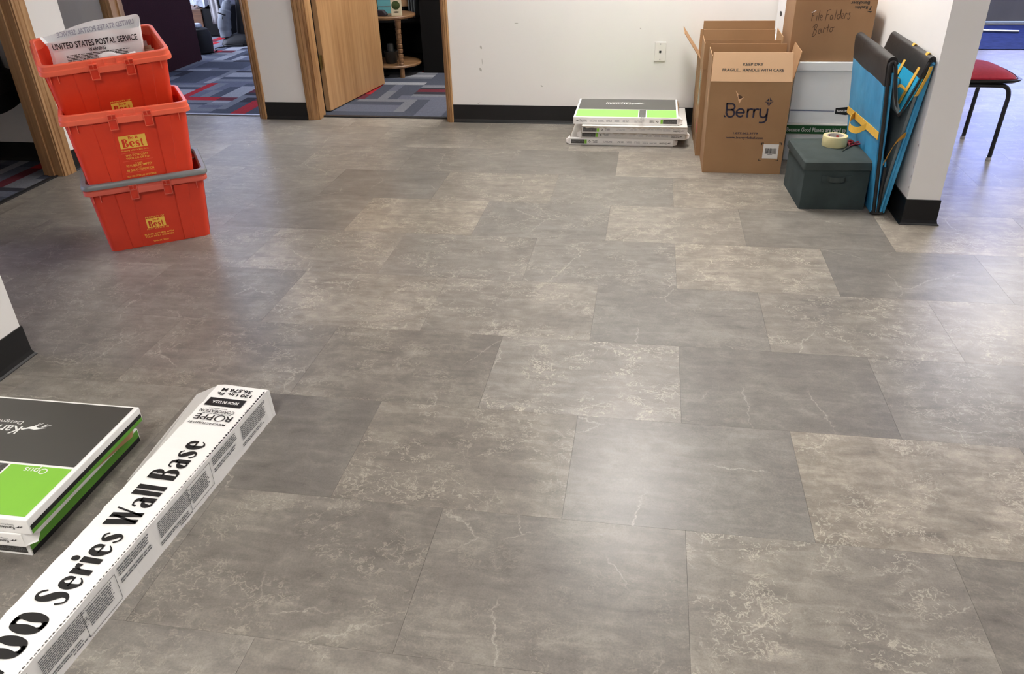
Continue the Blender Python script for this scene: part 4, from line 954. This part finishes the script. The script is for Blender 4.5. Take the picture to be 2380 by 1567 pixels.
# ================================================================== FOLDED BLUE MAT
mt = thing('folded_mat', 'blue and black folded gym mat with yellow straps leaning on the white partition', 'mat', (1.105, 4.10, 0))
Y0, Y1 = -.30, .355
def panel(name, pts, th, m, y0=Y0, y1=Y1, lean=(0, 0), wave=0, sd=0):
    """slab that follows the cross-section pts (x,z) from y0 to y1; thickness th; leans towards the camera with height"""
    P = cat_rom(pts, 6) if len(pts) > 2 else [tuple(pts[0][k]+(pts[1][k]-pts[0][k])*i/10 for k in range(2)) for i in range(11)]
    n = len(P); nor = []
    for i in range(n):
        a, b = P[max(i-1, 0)], P[min(i+1, n-1)]; d = Vector((b[0]-a[0], b[1]-a[1])).normalized(); nor.append(Vector((-d.y, d.x)))
    ny = 14; loops = []
    le = [lean[0]+(lean[1]-lean[0])*i/(n-1) for i in range(n)]
    for j in range(ny+1):
        v = j/ny; y = y0+(y1-y0)*v; L = []
        for i in range(n):
            q = wave*math.sin(i*.9+j*1.3+sd)*math.sin(j*.7+sd)*min(1, 4*v, 4*(1-v))
            L.append((P[i][0]+nor[i].x*(th/2+q)-1.105, y+le[i]*P[i][1], P[i][1]+nor[i].y*(th/2+q)))
        for i in reversed(range(n)):
            L.append((P[i][0]-nor[i].x*th/2-1.105, y+le[i]*P[i][1], P[i][1]-nor[i].y*th/2))
        loops.append(L)
    return G().rings(loops).build(name, m, mt, smooth=True)
LA, LB_ = (-.045, -.045), (-.125, -.125)
A0, A1 = (1.088, .006), (1.018, .700)
lerp = lambda a, b, t: (a[0]+(b[0]-a[0])*t, a[1]+(b[1]-a[1])*t)
panel('panel', [A0, lerp(A0, A1, .5), lerp(A0, A1, .86)], .026, m_teal, lean=LA, wave=.0022)
panel('top_band', [lerp(A0, A1, .857), lerp(A0, A1, .95), (1.021, .706), (1.033, .711), (1.043, .69)], .026, m_matblk, lean=LA, wave=.0015, sd=2)
panel('panel', [(1.043, .692), (1.055, .62), (1.072, .54), (1.092, .492)], .016, m_matgrey, lean=(-.045, -.105))
panel('panel', [(1.098, .494), (1.122, .56), (1.144, .645)], .016, m_teal2, lean=(-.105, -.125))
panel('top_band', [(1.144, .645), (1.160, .715), (1.166, .728), (1.174, .728), (1.177, .71)], .016, m_matblk, lean=LB_, wave=.0008, sd=4)
panel('panel', [(1.174, .715), (1.160, .45), (1.140, .16), (1.128, .008)], .018, m_teal, lean=(-.125, -.05))
panel('panel', [(1.150, .66), (1.135, .42), (1.118, .15), (1.110, .01)], .012, m_matgrey, y0=Y0+.012, lean=(-.125, -.05))
panel('panel', [(1.100, .01), (1.098, .16), (1.092, .25), (1.083, .262), (1.078, .24), (1.086, .12), (1.094, .01)], .007, m_teal, y0=Y0-.004, lean=LA)
# black piping along the near edges
def piping(pts, r, m=m_matblk, dy=-.004, nm='piping', lean=(-.045, -.045)):
    P = cat_rom(pts, 5) if len(pts) > 2 else pts; n = len(P)-1
    return G().tube([(x-1.105, Y0+dy+(lean[0]+(lean[1]-lean[0])*i/n)*z, z) for i, (x, z) in enumerate(P)], r, 8).build(nm, m, mt, smooth=True)
piping([(1.088, .012), (1.054, .35), (1.022, .66), (1.024, .70), (1.034, .705)], .0085)
piping([(1.034, .705), (1.044, .68), (1.066, .56), (1.092, .486), (1.100, .494), (1.124, .575), (1.146, .66), (1.160, .715)], .007, lean=(-.045, -.125))
piping([(1.104, .012), (1.100, .13), (1.094, .235)], .008)
piping([(1.096, .012), (1.078, .2), (1.058, .45), (1.038, .66)], .005, m_teal)
piping([(1.118, .012), (1.146, .38), (1.168, .66), (1.176, .71)], .007, m_teal, lean=(-.05, -.125))
piping([(1.075, .012), (1.085, .008), (1.105, .008), (1.128, .012)], .009)
# yellow webbing
def strap(nm, pts, w, m, wd=(0, 0, 1), th=.0022):
    P = [Vector(p) for p in cat_rom(pts, 6)]; wv = Vector(wd).normalized()*w/2; L = []
    for i, p in enumerate(P):
        d = (P[min(i+1, len(P)-1)]-P[max(i-1, 0)]).normalized(); n = d.cross(wv).normalized()*th/2
        q = [p-wv-n, p+wv-n, p+wv+n, p-wv+n]; L.append([tuple(v-Vector((1.105, 0, 0))) for v in q])
    return G().rings(L).build(nm, m, mt)
xs = lambda z: A0[0]+(A1[0]-A0[0])*z/.70-.0155
strap('strap', [(xs(.335), Y1+.0, .335), (xs(.35), .12, .352), (xs(.365), -.10, .366), (xs(.38), Y0-.018, .379)], .034, m_strap)
strap('strap_loop', [(xs(.35), .18, .350), (xs(.35)-.03, .12, .345), (xs(.35)-.045, .05, .322), (xs(.35)-.03, -.04, .330), (xs(.36), -.085, .362)], .032, m_strap)
arm = lambda z: 1.098+(z-.494)*.308-.0105
for y in (-.02, -.235):
    strap('strap', [(1.180, y-.088, .715), (1.174, y-.09, .738), (1.162, y-.09, .738), (arm(.69), y-.086, .69), (arm(.63), y-.079, .63), (arm(.56), y-.07, .56), (arm(.52), y-.065, .52)], .030, m_strap, wd=(0, 1, 0))
strap('strap_loop', [(arm(.58), -.30, .58), (1.085, -.305, .60), (1.070, -.30, .575), (1.075, -.295, .54), (1.085, -.29, .51)], .03, m_strap, wd=(.3, 1, .2))
strap('strap_loop', [(arm(.60), -.16, .60), (1.085, -.17, .61), (1.072, -.165, .58), (1.080, -.16, .55)], .02, m_strapd, wd=(.2, 1, 0))
strap('strap', [(1.168, -.40, .70), (1.160, -.405, .665), (1.150, -.400, .63), (1.142, -.398, .60), (1.135, -.392, .575)], .014, m_strap, wd=(1, .2, .1))
strap('strap', [(1.086, -.318, .26), (1.094, -.333, .31), (1.112, -.338, .36), (1.140, -.34, .392), (1.150, -.335, .385)], .034, m_strapd, wd=(.35, 0, .9))

# ================================================================== CHAIR IN THE HALL
ch = thing('stacking_chair', 'stacking chair with red padded seat and black tube legs in the bright hall', 'chair', (1.68, 4.93, 0), (0, 0, 0))
def seatf(u, v):
    x, y = -.19+.47*u, -.235+.47*v
    e = max(abs(u-.5), abs(v-.5))*2
    r = (abs(2*u-1)**5+abs(2*v-1)**5)**.2
    k = 1-.10*max(0, (abs(2*u-1)*abs(2*v-1))**2)
    return (x*k, y*k, .452+.028*(1-min(1, r)**4)-.012*(max(0, u-.75)*4)**2)
g = G().grid(seatf, 16, 16)
g.grid(lambda u, v: (seatf(u, v)[0]*.985, seatf(u, v)[1]*.985, .434), 16, 16)
per = [(i/16, 0) for i in range(16)]+[(1, i/16) for i in range(16)]+[(1-i/16, 1) for i in range(16)]+[(0, 1-i/16) for i in range(16)]
g.rings([[seatf(u, v) for u, v in per], [(seatf(u, v)[0]*1.01, seatf(u, v)[1]*1.01, .444) for u, v in per], [(seatf(u, v)[0]*.985, seatf(u, v)[1]*.985, .434) for u, v in per]], False, False)
g.build('seat', m_seat, ch, smooth=True)
G().rings([[(x, y, .420) for x, y, _ in rrect(.44, .44, .05, 0, cx=.04)], [(x, y, .433) for x, y, _ in rrect(.47, .475, .055, 0, cx=.045)], [(x, y, .441) for x, y, _ in rrect(.475, .48, .055, 0, cx=.045)]]).build('seat_shell', m_chairpl, ch, smooth=True)
for y in (-.225, .215):
    G().tube(cat_rom([(-.16, y*.92, .408), (.14, y*.94, .408), (.205, y*.96, .400), (.226, y*.98, .36), (.224, y*.99, .28), (.214, y, .02)], 6), .0115, 10).build('leg', m_tube, ch, smooth=True)
    G().tube(cat_rom([(-.12, y*.9, .412), (-.19, y*.92, .40), (-.215, y*.95, .34), (-.25, y, .02)], 6), .0115, 10).build('leg', m_tube, ch, smooth=True)
    for x in (.212, -.25): G().lathe([(.0135, 0), (.0145, .006), (.0125, .022)], 12, (x, y, 0)).build('glide', m_chrome, ch, smooth=True)
    G().tube(cat_rom([(-.17, y*.9, .412), (-.23, y*.92, .45), (-.25, y*.9, .6), (-.27, y*.86, .8)], 6), .011, 10).build('back_post', m_tube, ch, smooth=True)
G().tube([(-.1, -.2, .408), (-.1, .2, .408)], .009, 8).build('crossbar', m_tube, ch)
g = G().rings([[(x+dx_, y, z+.72) for y, z, _ in rrect(.42, .26, .06, 0)] for dx_, x in ((-.245, 0), (-.262, 0), (-.285, 0), (-.292, 0))])
g.build('backrest', m_seat, ch, smooth=True)

# ================================================================== ENTRANCE MAT AND BAR
dm = G().grid(lambda u, v: (2.2+2.25*u, 8.13+1.36*v+.012*math.sin(u*11), .007+.002*math.sin(u*23)*math.sin(v*9)), 24, 10)
dm.box(2.2, 8.14, .0008, 4.45, 9.48, .005)
tag(dm.build('doormat', m_navy), 'navy blue fabric doormat on the floor before the entrance door', 'doormat')
bar_ = G().tube([(2.75, 9.10, .022), (3.25, 9.055, .022), (3.575, 9.0, .022)], [.012, .013, .012], 10)
tag(bar_.build('metal_bar', m_alu, smooth=True), 'light grey metal bar lying across the navy doormat', 'bar')

# ================================================================== OFFICE BEHIND THE LEFT DOORWAY
dk = thing('office_desk', 'dark maroon desk with full end panel in the left office', 'desk', (-4.30, 7.42, 0), (0, 0, 0))
G().box(-.022, -1.25, .012, 0, 0, .74).build('end_panel', m_maroon, dk, .002)
G().box(-1.55, -1.27, .74, .02, .02, .77).build('desk_top', m_maroon, dk, .004)
G().box(-1.5, -1.2, .15, -.022, -1.18, .74).build('modesty_panel', m_maroon, dk)
G().box(-1.54, -1.25, .012, -1.518, 0, .74).build('end_panel', m_maroon, dk, .002)
for y in (-1.2, -.05):
    for x in (-.011, -1.529): G().lathe([(.01, 0), (.01, .012)], 8, (x, y, 0)).build('glide', m_blk, dk)
jk = thing('jacket', 'grey-green jacket sleeve hanging by the desk behind the orange totes', 'jacket', (-5.05, 7.62, 0))
G().tube(cat_rom([(.10, 0, .95), (.05, 0, .80), (.04, 0, .6), (.12, -.01, .46), (.16, -.02, .38)], 6), [.11]*6+[.10]*6+[.085]*6+[.075]*6+[.06], 12).build('sleeve', m_coat, jk, smooth=True)
G().tube(cat_rom([(.155, -.02, .40), (.18, -.02, .33), (.195, -.03, .26)], 6), [.055]*6+[.045]*6+[.03], 12).build('lining', m_beige, jk, smooth=True)
G().tube([(.05, .04, 0.0), (.05, .04, 1.0)], .015, 8).box(-.15, -.1, 0, .25, .2, .02).build('coat_stand', m_blk, jk)
cn = thing('round_bin', 'black rounded office bin with white top beside the maroon desk panel', 'bin', (-4.485, 7.80, 0))
G().lathe([(.085, .003), (.10, .02), (.105, .12), (.10, .19), (.08, .235), (.05, .25)], 24).build('bin_body', m_blk, cn, smooth=True)
G().lathe([(.045, .249), (.052, .262), (.045, .285), (.02, .292)], 18, (-.02, 0, 0)).build('cap', m_bagplas, cn, smooth=True)
pc = thing('power_cord', 'thin black power cord snaking over the patterned carpet of the left office', 'cord', (-4.39, 7.80, 0))
G().tube(cat_rom([(.005, .0, .012), (-.02, .12, .010), (-.09, .22, .010), (-.08, .29, .010), (-.03, .325, .010)], 6), .005, 6).build('cord', m_blk, pc, smooth=True)
wb2 = thing('waste_basket', 'waste basket with clear plastic liner folded over its rim on the wooden cabinet', 'waste basket', (-4.915, 8.64, .3005))
tb = thing('wooden_cabinet', 'dark brown low wooden cabinet in the left office below the lined basket', 'cabinet', (-4.96, 8.74, 0))
G().box(-.55, 0, .03, 0, .40, .3).build('cabinet_body', m_darkwood, tb, .003)
G().box(0, .012, .03, .25, .40, .3).build('black_section', m_blkmatte, tb, .002)  # black section right of the brown cabinet body
G().box(-.53, .03, 0, .23, .38, .03).build('plinth', m_blk, tb)
G().lathe([(.12, 0), (.145, .02), (.155, .30)], 24, (-.02, .30, 0)).build('basket', m_blk, wb2, smooth=True)
g = G(); n = 36; L = []
for z, r_, w_2 in ((.30, .152, .002), (.315, .166, .004), (.28, .172, .008), (.16, .178, .014), (.06, .182, .018), (.03, .184, .022)):
    L.append([(-.02+(r_+w_2*math.sin(k*2.3))*math.cos(2*PI*k/n), .30+(r_+w_2*math.sin(k*2.3))*math.sin(2*PI*k/n), z+(.018*math.sin(k*1.1) if z < .1 else 0)) for k in range(n)])
g.rings(L, False, False); g.build('liner', m_bagplas, wb2, smooth=True)
hc = thing('hanging_cloth', 'grey cloth draped down beside the lined basket in the left office', 'cloth', (-4.775, 8.705, 0))
G().grid(lambda u, v: (-.05+.10*u+.03*v*u, .010*math.sin(u*14)*(1-.6*v), .15+.55*(1-v)), 20, 8).build('drape', m_greycloth, hc, smooth=True, solid=.006)
G().tube([(-.06, 0, .70), (.07, 0, .70)], .007, 8).tube([(.055, 0, .70), (.055, .0, .002)], .006, 8).box(.02, -.01, 0, .08, .02, .008).build('rail', m_blk, hc)
vc = thing('vacuum_cleaner', 'black upright vacuum cleaner with grey cloth dust bag by the office door frame', 'vacuum cleaner', (-4.36, 8.31, 0), (0, 0, .15))
G().rings([rrect(.30, .30, .06, .004, 4, .02), rrect(.32, .32, .07, .03, 4, .02), rrect(.30, .30, .07, .07, 4, .03), rrect(.17, .2, .05, .115, 4, .06)]).build('floor_head', m_blk, vc, smooth=True)
G().tube([(.05, .03, .08), (.075, .05, .35), (.08, .06, .62)], [.055, .05, .035], 12).build('motor_column', m_blk, vc, smooth=True)
G().tube([(.08, .06, .6), (.06, .08, 1.1)], .013, 8).build('handle', m_blk, vc, smooth=True)
G().tube(cat_rom([(-.09, -.06, .09), (-.095, -.05, .18), (-.085, -.04, .27), (-.06, -.02, .36), (-.035, 0, .425), (-.02, .01, .45)], 5), [.060]*5+[.068]*5+[.060]*5+[.046]*5+[.03]*5+[.012], 14).build('dust_bag', m_vacbag, vc, smooth=True)
G().tube(cat_rom([(-.115, -.11, .335), (-.09, -.115, .33), (-.06, -.11, .315), (-.05, -.09, .31)], 4), .006, 6).tube([(-.07, -.115, .30), (-.08, -.115, .275)], .005, 6).build('bag_clip', m_blk, vc)
G().tube(cat_rom([(-.12, -.13, .03), (-.06, -.19, .02), (.02, -.17, .02), (.1, -.16, .018)], 5), .010, 8).build('bumper_hose', m_blk, vc, smooth=True)
G().tube(cat_rom([(-.02, .0, .43), (.0, .03, .48), (.05, .06, .5)], 4), .008, 6).build('bag_spring', m_blk, vc)
ps = thing('metal_pole', 'thin black pole standing left of the vacuum cleaner', 'pole', (-4.625, 8.56, 0))
G().tube([(0, 0, .01), (-.03, 0, 1.2)], .012, 10).lathe([(.03, 0), (.03, .008), (.012, .016)], 16).build('shaft', m_blk, ps)

# ================================================================== OFFICE BEHIND THE OPEN OAK DOOR
st = thing('side_table', 'small round two-tier wooden side table with ringed bamboo-style leg behind the open door', 'side table', (-2.20, 6.90, 0))
def disk_top(z, r, th): return G().lathe([(r-.006, z), (r, z+.006), (r, z+th-.006), (r-.006, z+th)], 40)
disk_top(.466, .215, .024).build('table_top', m_tabwood, st, smooth=True)
disk_top(.082, .235, .022).build('lower_shelf', m_tabwood, st, smooth=True)
def leg(x, y, nm):
    prof = [(.021, .104)]
    z = .125
    while z < .42: prof += [(.021, z-.006), (.0165, z-.002), (.0165, z+.002), (.021, z+.006)]; z += .0385
    prof += [(.024, .43), (.026, .465)]
    G().lathe(prof, 14, (x, y, 0)).build(nm, m_tabwood, st, smooth=True)
    G().lathe([(.019, 0), (.021, .01), (.021, .082)], 12, (x, y, 0)).build('foot', m_tabwood, st, smooth=True)
leg(.118, -.175, 'leg'); leg(-.15, -.13, 'leg'); leg(0, .18, 'leg')
cb_ = thing('card_box', 'white upright box printed with a round green tree on the side table', 'box', (-2.105, 6.795, .4905), (0, 0, .12))
G().box(-.042, -.022, 0, .042, .022, .132).build('box_body', m_cream, cb_, .0015)
f = F((0, -.022, 0), (1, 0, 0), (0, 0, 1))
flat('tree_print', merge(disc(0, .082, .035, .034, 22), poly([(-.028, .072), (-.018, .05), (.02, .05), (.03, .072)]), rects((-.002, .028, .002, .055))), f, m_leaf, cb_)
flat('base_print', disc(0, .029, .025, .006, 16), f, mat('printed_brown', (58, 50, 30), .6), cb_)
tl = thing('teal_folder', 'teal card folder standing at the back of the side table', 'folder', (-2.235, 6.93, .4905), (0, 0, .1))
G().box(-.07, -.012, 0, .055, .012, .19).build('folder_body', m_tealplas, tl, .002)
G().box(-.071, -.0135, .055, .056, -.012, .058).build('fold_line', m_ink, tl)
ms = thing('desk_gadget', 'small dark faceted gadget on the left edge of the side table', 'gadget', (-2.222, 6.775, .4905))
G().slab([(-.06, -.03, .001), (.035, -.03, .001), (.037, -.03, .012), (.008, -.03, .045), (-.06, -.03, .048)], .06, n=(0, 1, 0)).build('shell', mat('dark_plum_plastic', (44, 34, 40), .5), ms, .003)
pt = thing('plant_pot', 'black pot on the lower shelf of the side table', 'pot', (-2.20, 6.83, .1045))
G().lathe([(.042, 0), (.05, .01), (.058, .095), (.061, .10), (.056, .10), (.05, .03)], 22).build('pot', mat('dark_glaze', (40, 42, 42), .35), pt, smooth=True)
G().lathe([(.03, .03), (.03, .15), (.026, .16)], 14).build('inner_vase', mat('smoky_glass', (52, 54, 54), .15), pt, smooth=True)
bk = thing('small_block', 'small pale wooden block on the lower shelf beside the table leg', 'block', (-2.118, 6.80, .1045), (0, 0, .5))
G().box(-.022, -.018, 0, .022, .018, .026).build('block_body', m_tabwood, bk, .002)
bd = thing('black_desk', 'black office desk with solid front panel in the dim right office', 'desk', (-1.45, 7.02, 0))
G().box(-.495, -.10, .006, .9, -.08, .735).build('front_panel', m_blkmatte, bd)
G().box(-.5, -.11, .735, .95, .5, .765).build('desk_top', m_blkmatte, bd, .003)
G().box(-.495, -.08, .006, -.475, .48, .735).box(.88, -.08, .006, .9, .48, .735).build('end_panel', m_blkmatte, bd)
wc = thing('wall_shelf_unit', 'black low shelf unit behind the round side table', 'shelf unit', (-2.26, 7.32, 0))
G().box(-.19, -.14, 0, -.17, .24, .9).box(.26, -.14, 0, .28, .24, .9).box(-.17, .22, 0, .26, .24, .9).build('case', m_blkmatte, wc)
G().box(-.17, -.14, .04, .26, .22, .06).build('shelf', m_blkmatte, wc)
G().box(-.17, -.14, .38, .26, .22, .40).build('shelf', m_blkmatte, wc)
G().box(-.17, -.06, .40, .08, .22, .50).build('riser', m_blkmatte, wc)
cx_ = thing('brown_carton', 'small brown carton on the black shelf behind the side table', 'carton', (-2.20, 7.38, .5005))
G().box(-.09, -.1, 0, .05, .1, .16).build('carton_body', m_card, cx_, .002)
fo = thing('file_sorter', 'grey paper files standing on edge in the black shelf behind the side table', 'file sorter', (-2.13, 7.23, .4005))
m_file = mat('grey_file', (96, 98, 102), .7)
for x in (0, .024, .046): G().slab([(x, 0, .012), (x+.008, 0, .012), (x+.008, 0, .36), (x, 0, .36)], .16, n=(0, 1, 0)).build('file', m_file, fo)
G().box(-.012, -.01, 0, .066, .17, .011).build('holder', m_blkmatte, fo)

# ================================================================== LEFT ROOM
bp = thing('black_bag', 'black bag hanging low on the wall in the dark left room', 'bag', (-3.70, 4.165, 0))
G().tube(cat_rom([(-.02, -.07, .75), (-.02, -.08, .66), (.0, -.09, .55), (.02, -.08, .44), (.03, -.06, .375)], 6), [.075]*6+[.105]*6+[.13]*6+[.115]*6+[.08], 14).build('bag_body', m_blkmatte, bp, smooth=True)
G().tube(cat_rom([(-.05, -.04, .76), (-.06, .02, 1.0), (-.02, .045, 1.3), (.02, .02, 1.0), (.02, -.05, .76)], 6), .012, 8).build('strap', m_blk, bp, smooth=True)
G().tube([(-.02, .083, 1.3), (-.02, .04, 1.3), (-.02, .035, 1.33)], .008, 8).build('hook', m_chrome, bp)
gc = thing('grey_scarf', 'light grey cloth hanging above the black bag in the left room', 'cloth', (-3.86, 4.235, 0))
G().grid(lambda u, v: (-.12+.16*u, -.03-.025*math.sin(u*9), .655+.55*(1-v)+.02*math.sin(u*7)*v), 14, 8).build('cloth', m_greycloth, gc, smooth=True, solid=.008)
G().tube([(-.05, .015, 1.2), (-.05, -.05, 1.205)], .008, 8).build('peg', m_chrome, gc)
